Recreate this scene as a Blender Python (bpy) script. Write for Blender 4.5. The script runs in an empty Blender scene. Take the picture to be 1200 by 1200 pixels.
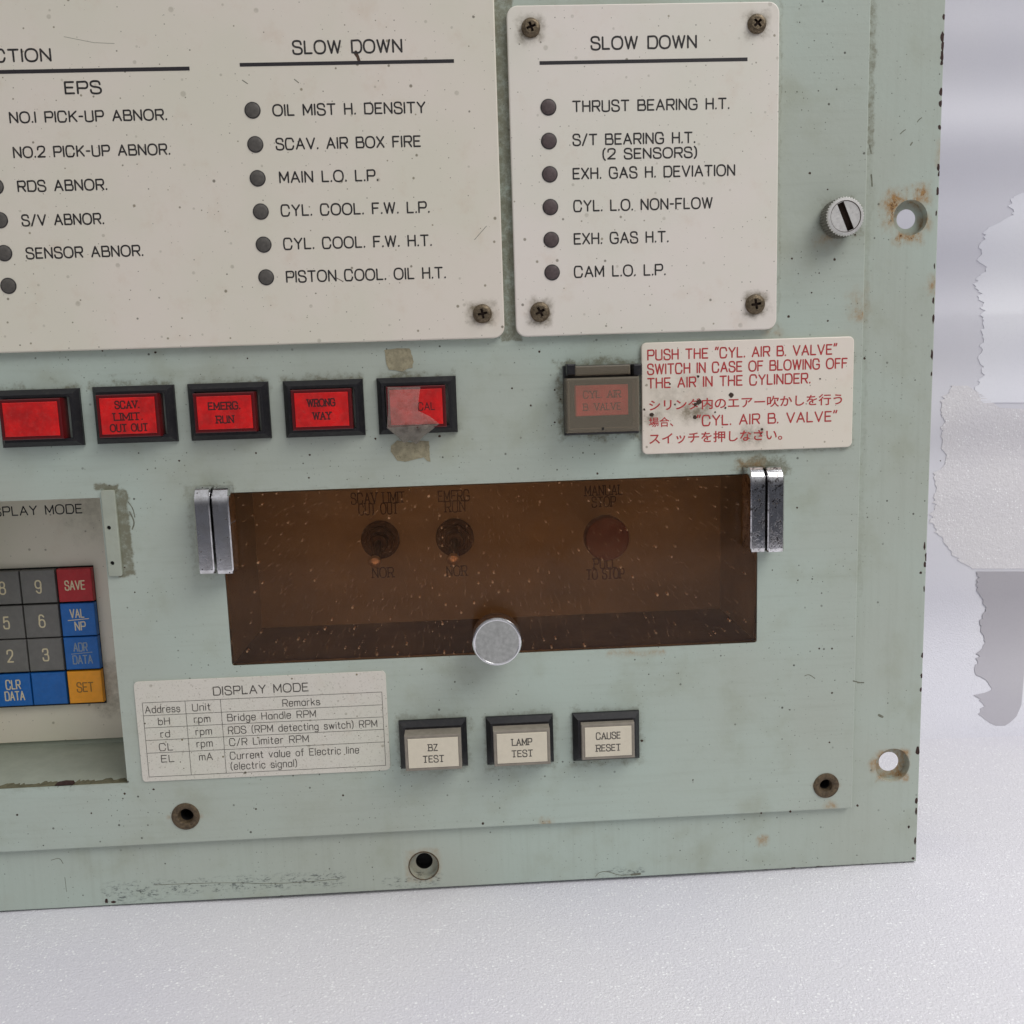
import bpy, math, random
from mathutils import Matrix, Vector
from mathutils.geometry import tessellate_polygon
R = random.Random(7)
scn = bpy.context.scene
COL = scn.collection

# ------------------------------------------------------------------ camera
# Panel coordinates are millimetres: u right, v up, w out of the panel face.  The camera stands D mm in front of the face.
D = 280.0
F = 1110.334 / 1200.0
RM = Matrix(((0.99839226, 0.03800526, -0.04205336), (-0.03137097, 0.98841625, 0.14848963), (0.04720962, -0.14693164, 0.9880194)))
VB = -161.3 * (D + 1.8) / D                       # the panel's lower edge: z = 0 there
MM = 0.001


def L(u, v, w=0.0):
    return Vector((u * MM, -w * MM, (v - VB) * MM))


cam = bpy.data.cameras.new('camera')
cam.sensor_width = 36.0
cam.lens = 36.0 * F
cam.clip_start = 0.005
cam.clip_end = 50
camo = bpy.data.objects.new('camera', cam)
COL.objects.link(camo)
P2W = Matrix(((1, 0, 0), (0, 0, -1), (0, 1, 0)))
mw = (P2W @ RM).to_4x4()
mw.translation = L(0, 0, D)
camo.matrix_world = mw
scn.camera = camo


def P(px, py, w=0.0):
    """Panel coordinates of a measured point lying on the plane at height w."""
    d = RM @ Vector(((px - 600) / 1200 / F, -(py - 600) / 1200 / F, -1.0))
    k = (D - w) / -d.z
    return (d.x * k, d.y * k)


def pxmm(px, py, w=0.0):
    """Millimetres on the panel per photo pixel near a point."""
    return P(px, py - 6, w)[1] / 12 - P(px, py + 6, w)[1] / 12


# ------------------------------------------------------------------ light
scn.view_settings.view_transform = 'Standard'
scn.view_settings.look = 'None'
scn.view_settings.exposure = 0.0
scn.view_settings.gamma = 1.0
scn.render.engine = 'CYCLES'
scn.cycles.max_bounces = 10
scn.cycles.transparent_max_bounces = 24
scn.cycles.use_denoising = True
world = bpy.data.worlds.new('World')
scn.world = world
world.use_nodes = True
wt = world.node_tree
wbg = wt.nodes['Background']
wtc = wt.nodes.new('ShaderNodeTexCoord')
wsep = wt.nodes.new('ShaderNodeSeparateXYZ')
wrm = wt.nodes.new('ShaderNodeValToRGB')
wmr = wt.nodes.new('ShaderNodeMapRange')
wmr.inputs['From Min'].default_value = -1
wt.links.new(wtc.outputs['Generated'], wsep.inputs[0])
wt.links.new(wsep.outputs['Z'], wmr.inputs['Value'])
wt.links.new(wmr.outputs[0], wrm.inputs[0])
wt.links.new(wrm.outputs[0], wbg.inputs['Color'])
wrm.color_ramp.elements[0].position = 0.40
wrm.color_ramp.elements[0].color = (0.085, 0.09, 0.11, 1)
wrm.color_ramp.elements[1].position = 0.78
wrm.color_ramp.elements[1].color = (0.97, 0.97, 1.0, 1)
e = wrm.color_ramp.elements.new(0.56)
e.color = (0.31, 0.31, 0.33, 1)
wbg.inputs['Strength'].default_value = 0.62


def area(name, loc, target, size, energy, color):
    l = bpy.data.lights.new(name, 'AREA')
    l.shape = 'RECTANGLE'
    l.size, l.size_y = size
    l.energy = energy
    l.color = color
    o = bpy.data.objects.new(name, l)
    COL.objects.link(o)
    o.location = loc
    o.rotation_euler = (Vector(target) - Vector(loc)).to_track_quat('-Z', 'Y').to_euler()
    return o


area('overhead_lamp', (0.85, -0.75, 1.3), (0.05, 0.0, 0.1), (1.1, 0.8), 15.2, (1.0, 0.985, 0.95))
area('back_lamp', (0.75, 0.02, 1.2), (0.28, 0.08, 0.0), (0.5, 0.5), 4.6, (0.95, 0.97, 1.0))

# ------------------------------------------------------------------ materials


def lin(c):
    return tuple(((x / 255) / 12.92 if x / 255 <= 0.04045 else ((x / 255 + 0.055) / 1.055) ** 2.4) for x in c) + (1.0,)


ROOT = bpy.data.objects.new('control_panel', None)
COL.objects.link(ROOT)


class NT:
    def __init__(self, name):
        self.m = bpy.data.materials.new(name)
        self.m.use_nodes = True
        self.t = self.m.node_tree
        self.b = self.t.nodes['Principled BSDF']
        tc = self.n('ShaderNodeTexCoord')
        tc.object = ROOT
        mp = self.n('ShaderNodeVectorMath')
        mp.operation = 'SCALE'
        mp.inputs['Scale'].default_value = 1000
        self.l(tc.outputs['Object'], mp.inputs[0])
        self.co = mp.outputs[0]                      # millimetres: x right, z up

    def n(self, t, **kw):
        k = self.t.nodes.new(t)
        for a, v in kw.items():
            setattr(k, a, v)
        return k

    def l(self, a, b):
        self.t.links.new(a, b)

    def inp(self, socket, v):
        if hasattr(v, 'is_output') or hasattr(v, 'links'):
            self.l(v, socket)
        else:
            socket.default_value = v

    def math(self, op, a, b=0.0, c=None, clamp=False):
        k = self.n('ShaderNodeMath', operation=op, use_clamp=clamp)
        self.inp(k.inputs[0], a)
        self.inp(k.inputs[1], b)
        if c is not None:
            self.inp(k.inputs[2], c)
        return k.outputs[0]

    def scaled(self, s):
        k = self.n('ShaderNodeVectorMath', operation='MULTIPLY')
        self.l(self.co, k.inputs[0])
        k.inputs[1].default_value = s
        return k.outputs[0]

    def noise(self, scale, detail=4, rough=0.6, stretch=(1, 1, 1), off=0.0, dist=0.0):
        k = self.n('ShaderNodeTexNoise')
        self.l(self.scaled(stretch) if stretch != (1, 1, 1) else self.co, k.inputs['Vector'])
        k.noise_dimensions = '4D'
        k.inputs['W'].default_value = off
        k.inputs['Scale'].default_value = scale
        k.inputs['Detail'].default_value = detail
        k.inputs['Roughness'].default_value = rough
        k.inputs['Distortion'].default_value = dist
        return k.outputs['Fac']

    def ramp(self, v, a, b):
        k = self.n('ShaderNodeMapRange')
        k.interpolation_type = 'SMOOTHSTEP'
        self.l(v, k.inputs['Value'])
        k.inputs['From Min'].default_value = a
        k.inputs['From Max'].default_value = b
        return k.outputs[0]

    def mix(self, f, a, b, mode='MIX'):
        k = self.n('ShaderNodeMix', data_type='RGBA', blend_type=mode)
        self.inp(k.inputs['Factor'], f)
        self.inp(k.inputs[6], a)
        self.inp(k.inputs[7], b)
        return k.outputs[2]

    def specks(self, cell, frac, rmin, rmax, off=(0, 0, 0), flat=False):
        """Small round spots: one voronoi cell in `frac` holds a spot of its own size."""
        k = self.n('ShaderNodeTexVoronoi', voronoi_dimensions='2D')
        sx = self.n('ShaderNodeSeparateXYZ')
        self.l(self.co, sx.inputs[0])
        cx = self.n('ShaderNodeCombineXYZ')
        self.l(sx.outputs['X'], cx.inputs['X'])
        self.l(sx.outputs['Y' if flat else 'Z'], cx.inputs['Y'])
        wob = self.n('ShaderNodeTexNoise')
        self.l(self.co, wob.inputs['Vector'])
        wob.inputs['Scale'].default_value = 2.6
        wv = self.n('ShaderNodeVectorMath', operation='MULTIPLY_ADD')
        self.l(wob.outputs['Color'], wv.inputs[0])
        wv.inputs[1].default_value = (0.08, 0.08, 0)
        wv.inputs[2].default_value = (off[0], off[2], 0)
        ad = self.n('ShaderNodeVectorMath', operation='ADD')
        self.l(cx.outputs[0], ad.inputs[0])
        self.l(wv.outputs[0], ad.inputs[1])
        self.l(ad.outputs[0], k.inputs['Vector'])
        k.inputs['Scale'].default_value = 1.0 / cell
        k.inputs['Randomness'].default_value = 1.0
        s = self.n('ShaderNodeSeparateColor')
        self.l(k.outputs['Color'], s.inputs[0])
        on = self.math('LESS_THAN', s.outputs[0], frac)
        rad = self.math('MULTIPLY_ADD', self.math('POWER', s.outputs[1], 3.0), (rmax - rmin) / cell, rmin / cell)
        q = self.math('DIVIDE', k.outputs['Distance'], rad)
        return self.math('MULTIPLY', on, self.ramp(q, 1.2, 0.6)), s.outputs[2]

    def box(self, u, v, hu, hv, fall):
        """1 inside a box of the panel, fading to 0 over `fall` mm outside it."""
        if not hasattr(self, 'wobble'):
            k = self.n('ShaderNodeTexNoise')
            self.l(self.co, k.inputs['Vector'])
            k.inputs['Scale'].default_value = 0.22
            k.inputs['Detail'].default_value = 5
            k.inputs['Roughness'].default_value = 0.7
            c = self.n('ShaderNodeVectorMath', operation='SUBTRACT')
            self.l(k.outputs['Color'], c.inputs[0])
            c.inputs[1].default_value = (0.5, 0.5, 0.5)
            self.wobble = c.outputs[0]
        wb = self.n('ShaderNodeVectorMath', operation='MULTIPLY_ADD')
        self.l(self.wobble, wb.inputs[0])
        wb.inputs[1].default_value = (fall * 2.4,) * 3
        self.l(self.co, wb.inputs[2])
        sub = self.n('ShaderNodeVectorMath', operation='SUBTRACT')
        self.l(wb.outputs[0], sub.inputs[0])
        sub.inputs[1].default_value = (u, 0, v - VB)
        ab = self.n('ShaderNodeVectorMath', operation='ABSOLUTE')
        self.l(sub.outputs[0], ab.inputs[0])
        s2 = self.n('ShaderNodeVectorMath', operation='SUBTRACT')
        self.l(ab.outputs[0], s2.inputs[0])
        s2.inputs[1].default_value = (hu, 1e4, hv)
        mx = self.n('ShaderNodeVectorMath', operation='MAXIMUM')
        self.l(s2.outputs[0], mx.inputs[0])
        mx.inputs[1].default_value = (0, 0, 0)
        ln = self.n('ShaderNodeVectorMath', operation='LENGTH')
        self.l(mx.outputs[0], ln.inputs[0])
        k = self.n('ShaderNodeMapRange')
        self.l(ln.outputs['Value'], k.inputs['Value'])
        k.inputs['From Min'].default_value = 0
        k.inputs['From Max'].default_value = fall
        k.inputs['To Min'].default_value = 1
        k.inputs['To Max'].default_value = 0
        return k.outputs[0]

    def set(self, **kw):
        for k, v in kw.items():
            self.inp(self.b.inputs[k.replace('_', ' ')], v)

    def bump(self, h, strength, dist=0.0003):
        k = self.n('ShaderNodeBump')
        k.inputs['Strength'].default_value = strength
        k.inputs['Distance'].default_value = dist
        self.l(h, k.inputs['Height'])
        self.l(k.outputs[0], self.b.inputs['Normal'])


def pxbox(x0, y0, x1, y1, w=0):
    a, b = P(x0, y1, w), P(x1, y0, w)
    return ((a[0] + b[0]) / 2, (a[1] + b[1]) / 2, abs(b[0] - a[0]) / 2, abs(b[1] - a[1]) / 2)


def panel_paint(name, grime, rust, scuff=False, streak=False):
    n = NT(name)
    big = n.noise(0.012, 3, 0.55, off=3)
    mid = n.noise(0.06, 5, 0.6, off=9)
    col = n.mix(n.ramp(big, 0.35, 0.65), lin((171, 178, 167)), lin((175, 188, 178)))
    col = n.mix(n.math('MULTIPLY', n.ramp(mid, 0.48, 0.78), 0.5), col, lin((150, 154, 134)))
    # fine brushed streaks left by wiping
    st = n.noise(1.0, 4, 0.7, stretch=(0.5, 1, 0.02) if streak else (0.03, 1, 0.5), off=2)
    col = n.mix(n.math('MULTIPLY', n.ramp(st, 0.45, 0.8), 0.22), col, lin((142, 146, 132)))
    # grime gathered round the fittings
    tot = None
    for b in grime:
        g = n.box(*b[:5])
        g = n.math('MULTIPLY', g, b[5])
        tot = g if tot is None else n.math('MAXIMUM', tot, g)
    if tot is not None:
        gn = n.noise(0.5, 7, 0.78, off=5)
        gm = n.math('MULTIPLY', n.ramp(n.math('MULTIPLY', n.math('POWER', tot, 1.2), gn), 0.2, 0.62), 0.8, clamp=True)
        col = n.mix(gm, col, lin((98, 92, 66)))
    tot = None
    for b in rust:
        g = n.math('MULTIPLY', n.box(*b[:5]), b[5])
        tot = g if tot is None else n.math('MAXIMUM', tot, g)
    if tot is not None:
        rn = n.noise(0.5, 6, 0.75, stretch=(1, 1, 0.6), off=7)
        rm = n.math('MULTIPLY', n.math('POWER', tot, 1.4), n.ramp(rn, 0.3, 0.66), clamp=True)
        col = n.mix(n.math('MULTIPLY', rm, 0.85), col, lin((152, 106, 32)))
        col = n.mix(n.ramp(n.math('MULTIPLY', rm, n.noise(1.4, 4, 0.7, off=8)), 0.46, 0.62), col, lin((80, 48, 24)))
    s1, r1 = n.specks(4.6, 0.62, 0.09, 0.40)
    s2, r2 = n.specks(1.7, 0.42, 0.05, 0.2, off=(31, 0, 17))
    cl = n.math('MULTIPLY_ADD', n.ramp(n.noise(0.05, 3, 0.6, off=12), 0.4, 0.6), 0.85, 0.15)
    col = n.mix(n.math('MULTIPLY', n.math('MULTIPLY', s1, cl), 0.85), col, lin((52, 48, 40)))
    col = n.mix(n.math('MULTIPLY', n.math('MULTIPLY', s2, cl), 0.7), col, lin((66, 64, 52)))
    if scuff:
        bx = None
        for (a, f_) in ((pxbox(128, 1040, 182, 1053, -1.8), 3), (pxbox(182, 1034, 400, 1037, -1.8), 2), (pxbox(455, 1030, 515, 1036, -1.8), 2), (pxbox(700, 1020, 752, 1025, -1.8), 2)):
            g = n.box(*a, f_)
            bx = g if bx is None else n.math('MAXIMUM', bx, g)
        sn = n.noise(0.9, 6, 0.8, stretch=(0.6, 1, 1.3), off=21)
        col = n.mix(n.math('MULTIPLY', n.math('MULTIPLY', bx, n.ramp(sn, 0.5, 0.62)), 0.8), col, lin((64, 70, 72)))
    n.set(Base_Color=col, Roughness=n.math('MULTIPLY_ADD', mid, 0.25, 0.34), Specular_IOR_Level=0.4)
    h = n.math('ADD', n.noise(0.7, 3, 0.5, off=4), n.math('MULTIPLY', s1, -0.5))
    n.bump(h, 0.12, 0.0004)
    return n.m


def white_plastic(name, base, spots=0.5, edge=None):
    n = NT(name)
    a = n.noise(0.02, 4, 0.6, off=1)
    b = n.noise(0.12, 5, 0.65, off=6)
    col = n.mix(n.ramp(a, 0.35, 0.65), lin(base), lin((base[0] - 6, base[1] - 2, base[2] - 6)))
    col = n.mix(n.math('MULTIPLY', n.ramp(b, 0.52, 0.8), 0.3), col, lin((base[0] - 24, base[1] - 40, base[2] - 52)))
    s1, r1 = n.specks(6.0, 0.6, 0.09, 0.48, off=(3, 0, 5))
    s2, r2 = n.specks(2.6, 0.34, 0.05, 0.2, off=(11, 0, 7))
    s3, r3 = n.specks(11, 0.45, 0.35, 0.8, off=(1, 0, 2))
    spc = n.mix(r1, lin((70, 66, 48)), lin((126, 116, 86)))
    col = n.mix(n.math('MULTIPLY', n.math('MULTIPLY', s3, n.noise(1.6, 4, 0.8, off=14)), 0.8 * spots), col, lin((112, 106, 80)))
    col = n.mix(n.math('MULTIPLY', s1, spots), col, spc)
    col = n.mix(n.math('MULTIPLY', s2, spots), col, lin((84, 78, 58)))
    if spots >= 1:
        gn_ = n.noise(1.9, 5, 0.8, off=17)
        col = n.mix(n.math('MULTIPLY', n.ramp(gn_, 0.54, 0.68), 0.6), col, lin((112, 102, 80)))
    if edge:
        tot = None
        for q in edge:
            g = n.math('MULTIPLY', n.box(*q[:5]), q[5])
            tot = g if tot is None else n.math('MAXIMUM', tot, g)
        gn = n.noise(0.45, 5, 0.7, off=5)
        gm = n.math('MULTIPLY', n.math('POWER', tot, 1.5), n.ramp(gn, 0.2, 0.7), clamp=True)
        col = n.mix(gm, col, lin((104, 92, 66)))
    n.set(Base_Color=col, Roughness=n.math('MULTIPLY_ADD', b, 0.3, 0.28), Specular_IOR_Level=0.45)
    n.bump(n.noise(0.4, 3, 0.5, off=4), 0.05, 0.0003)
    return n.m


def plain(name, c, rough=0.5, metal=0.0, spec=0.5, var=0.25, scale=0.5, dust=0.0, bump=0.0, coat=0.0, dustcol=(150, 145, 125)):
    n = NT(name)
    v = n.noise(scale, 5, 0.65, off=3)
    c1 = lin(c)
    c2 = tuple(x * (1 - var) for x in c1[:3]) + (1,)
    col = n.mix(n.ramp(v, 0.3, 0.7), c1, c2)
    if dust:
        d = n.noise(0.9, 6, 0.75, off=8)
        col = n.mix(n.math('MULTIPLY', n.ramp(d, 0.45, 0.8), dust), col, lin(dustcol))
        s, r = n.specks(1.6, 0.2, 0.05, 0.18, off=(4, 0, 9))
        col = n.mix(n.math('MULTIPLY', s, dust), col, lin(dustcol))
    n.set(Base_Color=col, Roughness=n.math('MULTIPLY_ADD', v, 0.25, rough - 0.12), Metallic=metal, Specular_IOR_Level=spec, Coat_Weight=coat)
    if bump:
        n.bump(v, bump, 0.0003)
    return n.m


def chrome(name, pits, tarnish=0.0):
    n = NT(name)
    v = n.noise(0.28, 5, 0.7, off=3)
    p = n.noise(0.75, 6, 0.75, off=6)
    s, r = n.specks(1.3, 0.4 * pits + 0.15, 0.05, 0.26, off=(2, 0, 1))
    col = n.mix(n.ramp(v, 0.3, 0.75), lin((226, 226, 228)), lin((176, 174, 172)))
    pit = n.math('MULTIPLY', n.ramp(p, 0.52 + 0.1 * (1 - pits), 0.6 + 0.1 * (1 - pits)), pits)
    col = n.mix(n.math('MULTIPLY', pit, 0.85), col, lin((70, 62, 62)))
    col = n.mix(s, col, lin((62, 52, 44)))
    n.set(Base_Color=col, Metallic=n.math('SUBTRACT', 1.0, n.math('MULTIPLY', s, 0.8)), Roughness=n.math('MULTIPLY_ADD', v, 0.16, 0.10 * (1 - pits)))
    n.bump(n.math('ADD', n.math('MULTIPLY', v, 0.8), n.math('MULTIPLY', n.math('ADD', s, pit), -0.25)), 0.06, 0.0003)
    return n.m


# grime and rust positions (boxes: centre u, centre v, half size, fade, amount)
gr = []
for (x0, y0, x1, y1, f_, a) in (
        (0, 456, 90, 458, 5, .9), (112, 452, 200, 454, 5, .9), (224, 449, 310, 451, 5, .9), (336, 446, 420, 447, 5, .9), (446, 443, 528, 444, 5, .9),
        (588, 0, 600, 400, 1.2, 1.0), (604, 398, 905, 402, 3, .55), (-20, 411, 585, 414, 2.2, .5), (660, 425, 752, 510, 4.5, 1.0),
        (752, 400, 1000, 535, 2.4, .75), (228, 568, 270, 674, 3.6, .7), (868, 540, 918, 560, 4.5, 1.0), (140, 575, 147, 675, 1.6, 1.1), (112, 568, 136, 574, 1.6, 1.1), (146, 585, 150, 605, 2.2, .8),
        (470, 838, 548, 906, 4, .75), (572, 834, 650, 900, 4, .75), (672, 830, 750, 896, 4, .75), (158, 795, 456, 912, 2.2, .5),
        (536, 508, 470, 500, 6, .7), (912, 0, 915, 385, 1.8, .7), (965, 235, 1005, 275, 6, .75), (0, 910, 150, 930, 3, .6), (268, 572, 888, 575, 1.5, .6), (620, 755, 880, 760, 2.0, .55),
        (885, 560, 890, 755, 1.2, .5), (180, 520, 330, 560, 16, .38)):
    gr.append(pxbox(x0, y0, x1, y1) + (f_, a))
ru = []
for (x, y, r, f_, a) in ((1008, 367, 2, 3.2, 1.0), (1008, 350, 1, 5, .7), (880, 543, 10, 3.0, .7), (968, 280, 5, 3.5, .8), (746, 765, 30, 1.8, .8), (968, 920, 14, 1.2, .9), (217, 957, 18, 1.4, .7), (640, 964, 4, 2, .8), (975, 945, 3, 2.5, .8), (905, 389, 6, 2.5, .6)):
    ru.append(pxbox(x - r, y - 1.5, x + r, y + 1.5) + (f_, a))
MT = {}
MT['paint'] = panel_paint('celadon_panel_paint', gr, ru)
gf, rf = [], []
for (x0, y0, x1, y1, f_, a) in ((1016, 0, 1026, 180, 2.0, .85), (1010, 150, 1016, 700, 1.6, .6), (1000, 700, 1008, 940, 1.2, .35), (0, 1000, 400, 1004, 1.8, .3), (1020, 210, 1024, 250, 2.5, .6), (500, 972, 990, 968, 2.0, .35)):
    gf.append(pxbox(x0, y0, x1, y1, -1.8) + (f_, a))
for (x, y, rx, ry, f_, a) in ((1046, 245, 3, 12, 4.5, 1.25), (1078, 228, 4, 3, 4.0, 1.15), (1066, 279, 12, 2, 2.6, 1.2), (1086, 262, 2, 8, 1.8, .9), (1094, 335, 2, 3, 3.2, .9), (1104, 180, 2, 12, 2.2, .7),
                              (1046, 897, 17, 17, 1.4, 1.0), (1026, 897, 2, 6, 2, .9), (895, 984, 1, 1, 2.4, 1.3), (1012, 350, 2, 30, 3, .35), (496, 1014, 18, 18, 1.2, .5)):
    rf.append(pxbox(x - rx, y - ry, x + rx, y + ry, -1.8) + (f_, a))
MT['frame'] = panel_paint('celadon_frame_paint', gf, rf, scuff=True, streak=True)
MT['inner_paint'] = plain('celadon_recess_paint', (164, 170, 156), 0.5, dust=0.35, var=0.12, scale=0.15)
ed = []
for (x, y) in ((565, 367), (622, 33), (887, 28), (633, 366), (885, 357)):
    ed.append(pxbox(x - 9, y - 9, x + 9, y + 9, 2) + (2.6, .95))
MT['plate'] = white_plastic('aged_white_plate', (220, 211, 199), 0.75, ed)
MT['plate2'] = white_plastic('aged_white_plate_clean', (224, 216, 207), 0.7, ed)
ew = []
for (x, y, r, a) in ((815, 482, 12, .9), (880, 510, 10, .8), (765, 490, 3, .9), (800, 470, 30, .45), (810, 445, 8, .5)):
    ew.append(pxbox(x - r, y - r * .5, x + r, y + r * .5, 1.2) + (3.2, a))
MT['warning'] = white_plastic('warning_plate_white', (228, 217, 205), 0.6, ew)
MT['label'] = white_plastic('speckled_label_white', (212, 206, 196), 1.0)
MT['keyplate'] = white_plastic('cream_keypad_plate', (230, 221, 205), 0.5, [pxbox(96, 575, 118, 600, -34) + (12, .5), pxbox(124, 780, 142, 830, -34) + (5, .6)])
MT['ink'] = plain('black_engraving', (30, 27, 28), 0.6, var=0.4, scale=3, dust=0.55, dustcol=(120, 112, 102))
MT['scratch'] = plain('scratched_paint', (126, 128, 112), 0.7, var=0.5, scale=1)
MT['drip'] = plain('brown_drip', (82, 60, 44), 0.7, var=0.5, scale=1)
MT['ink_soft'] = plain('faded_black_print', (76, 72, 67), 0.7, var=0.5, scale=2.5, dust=0.75, dustcol=(160, 152, 138))
MT['red_ink'] = plain('red_engraving', (182, 46, 48), 0.6, var=0.25, scale=2, dust=0.4, dustcol=(206, 150, 140))
MT['dark_red_ink'] = plain('dark_red_print', (62, 8, 10), 0.6, var=0.3, scale=2)
MT['rule'] = plain('black_rule', (36, 32, 36), 0.6, var=0.25, scale=2)
MT['bezel'] = plain('black_bezel_plastic', (20, 19, 24), 0.42, dust=0.14, spec=0.5, dustcol=(110, 104, 92), bump=0.1)
MT['red_cap'] = plain('red_lens', (224, 26, 26), 0.3, var=0.45, scale=0.18, dust=0.22, spec=0.55, dustcol=(190, 110, 100))
MT['pink_cap'] = plain('faded_red_lens', (226, 62, 62), 0.4, var=0.3, scale=0.3, dust=0.3, dustcol=(200, 130, 120))
MT['red_rim'] = plain('dark_red_lens_rim', (92, 11, 15), 0.3, var=0.2)
MT['white_cap'] = plain('cream_lens', (214, 205, 185), 0.35, var=0.06, dust=0.1, dustcol=(150, 130, 100))
MT['white_rim'] = plain('grey_lens_rim', (140, 132, 120), 0.35, var=0.2, dust=0.2)
MT['lamp'] = plain('dark_lamp_lens', (88, 84, 79), 0.5, var=0.35, scale=0.9, dust=0.2, dustcol=(130, 124, 118))
MT['lamp_warm'] = plain('dark_plum_lamp_lens', (84, 70, 70), 0.6, var=0.35, scale=0.9, dust=0.25, dustcol=(128, 116, 112))
MT['chrome'] = chrome('worn_chrome', 0.25)
MT['pitted'] = chrome('pitted_chrome', 1.0)
MT['knurl'] = plain('thumbscrew_plating', (236, 234, 230), 0.36, metal=0.6, var=0.2, scale=0.5, dust=0.35, dustcol=(96, 84, 72))
MT['knurl_side'] = plain('thumbscrew_side', (150, 146, 138), 0.4, metal=0.7, var=0.4, scale=0.8, dust=0.3)
MT['alu'] = plain('brushed_aluminium', (186, 187, 184), 0.5, metal=0.8, var=0.22, scale=0.9, dust=0.35, bump=0.15, dustcol=(120, 120, 114))
MT['alu_rim'] = plain('polished_aluminium', (226, 226, 228), 0.2, metal=1.0, var=0.1)
MT['screw'] = plain('tarnished_screw', (122, 108, 88), 0.45, metal=0.75, var=0.55, scale=1.6, dust=0.5, bump=0.5, dustcol=(88, 72, 52))
MT['hole'] = plain('black_void', (12, 11, 11), 0.8, var=0.1)
MT['slot'] = plain('rusty_slot', (70, 52, 40), 0.8, var=0.5, scale=1.5)
MT['rustring'] = plain('rusty_ring', (104, 88, 66), 0.7, metal=0.2, var=0.6, scale=1.0, dust=0.4, bump=0.5, dustcol=(66, 44, 28))
MT['brass'] = plain('dull_brass', (150, 132, 100), 0.45, metal=0.7, var=0.5, scale=1.4, dust=0.3)
MT['chip'] = plain('bare_rusty_chip', (62, 38, 32), 0.8, var=0.5, scale=1.2, bump=0.4)
MT['nickel'] = plain('dull_nickel', (74, 68, 60), 0.4, metal=0.7, var=0.3, scale=1)
MT['tip'] = plain('shiny_lever_tip', (225, 222, 214), 0.3, metal=0.7, var=0.1)
MT['pullknob'] = plain('maroon_knob', (84, 28, 36), 0.5, var=0.2)
MT['grey_key'] = plain('grey_keycap', (116, 114, 111), 0.45, var=0.14, scale=0.4, dust=0.15)
MT['blue_key'] = plain('blue_keycap', (20, 104, 186), 0.42, var=0.15, scale=0.4, dust=0.08)
MT['red_key'] = plain('red_keycap', (186, 34, 42), 0.42, var=0.15, scale=0.4, dust=0.1)
MT['orange_key'] = plain('orange_keycap', (255, 168, 30), 0.42, var=0.12, scale=0.4, dust=0.1)
MT['key_ink'] = plain('cream_key_print', (226, 212, 176), 0.6, var=0.2, scale=3)
MT['key_faint'] = plain('worn_key_print', (160, 116, 50), 0.6, var=0.3, scale=3)
MT['key_worn'] = plain('worn_pale_print', (150, 165, 180), 0.6, var=0.4, scale=3)
MT['tape_old'] = plain('dried_tape_glue', (164, 156, 128), 0.7, var=0.35, scale=0.5, dust=0.8, bump=0.3, dustcol=(92, 84, 58))
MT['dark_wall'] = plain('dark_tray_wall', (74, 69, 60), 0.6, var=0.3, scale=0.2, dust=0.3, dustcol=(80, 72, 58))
MT['grime'] = plain('caked_grime', (112, 108, 84), 0.9, var=0.45, scale=0.8, dust=0.5, bump=0.4, dustcol=(70, 64, 44))
MT['casing'] = plain('grey_casing_paint', (128, 138, 130), 0.5, var=0.15, scale=0.05)

# smoky translucent plastics
n = NT('dusty_smoke_plastic')
v = n.noise(0.5, 6, 0.7, off=3)
tr = n.n('ShaderNodeBsdfTransparent')
tr.inputs['Color'].default_value = (0.82, 0.78, 0.72, 1)
mx = n.n('ShaderNodeMixShader')
n.l(n.math('MULTIPLY_ADD', v, 0.1, 0.25), mx.inputs[0])
n.l(tr.outputs[0], mx.inputs[1])
n.set(Base_Color=n.mix(v, lin((186, 176, 156)), lin((160, 148, 128))), Roughness=0.35)
n.l(n.b.outputs[0], mx.inputs[2])
n.l(mx.outputs[0], n.t.nodes['Material Output'].inputs['Surface'])
MT['smoke'] = n.m

n = NT('brown_tinted_acrylic')
v = n.noise(0.06, 4, 0.6, off=3, dist=0.6)
s1, r1 = n.specks(3.0, 0.75, 0.14, 0.44, off=(5, 0, 3))
s2, r2 = n.specks(1.5, 0.5, 0.09, 0.19, off=(9, 0, 13))
haze = n.noise(0.09, 5, 0.65, stretch=(0.6, 1, 1.5), off=6)
wp = n.ramp(n.noise(0.05, 3, 0.6, off=18), 0.3, 0.65)
spk = n.math('MULTIPLY', n.math('MAXIMUM', n.math('MULTIPLY', s1, n.math('MULTIPLY_ADD', r1, 0.55, 0.1)), n.math('MULTIPLY', s2, 0.38)), n.math('MULTIPLY_ADD', wp, 0.85, 0.4))
fac = n.math('MAXIMUM', spk, n.math('MULTIPLY_ADD', n.ramp(haze, 0.35, 0.75), 0.04, 0.018))
tr = n.n('ShaderNodeBsdfTransparent')
n.l(n.mix(n.ramp(v, 0.4, 0.7), (0.97, 0.765, 0.61, 1), (0.99, 0.755, 0.55, 1)), tr.inputs['Color'])
gl = n.n('ShaderNodeBsdfGlossy')
gl.inputs['Roughness'].default_value = 0.12
fr = n.n('ShaderNodeFresnel')
fr.inputs['IOR'].default_value = 1.3
m1 = n.n('ShaderNodeMixShader')
n.l(fr.outputs[0], m1.inputs[0])
n.l(tr.outputs[0], m1.inputs[1])
n.l(gl.outputs[0], m1.inputs[2])
df = n.n('ShaderNodeBsdfDiffuse')
df.inputs['Color'].default_value = lin((182, 142, 108))
mx = n.n('ShaderNodeMixShader')
n.l(fac, mx.inputs[0])
n.l(m1.outputs[0], mx.inputs[1])
n.l(df.outputs[0], mx.inputs[2])
n.l(mx.outputs[0], n.t.nodes['Material Output'].inputs['Surface'])
MT['acrylic'] = n.m

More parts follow.
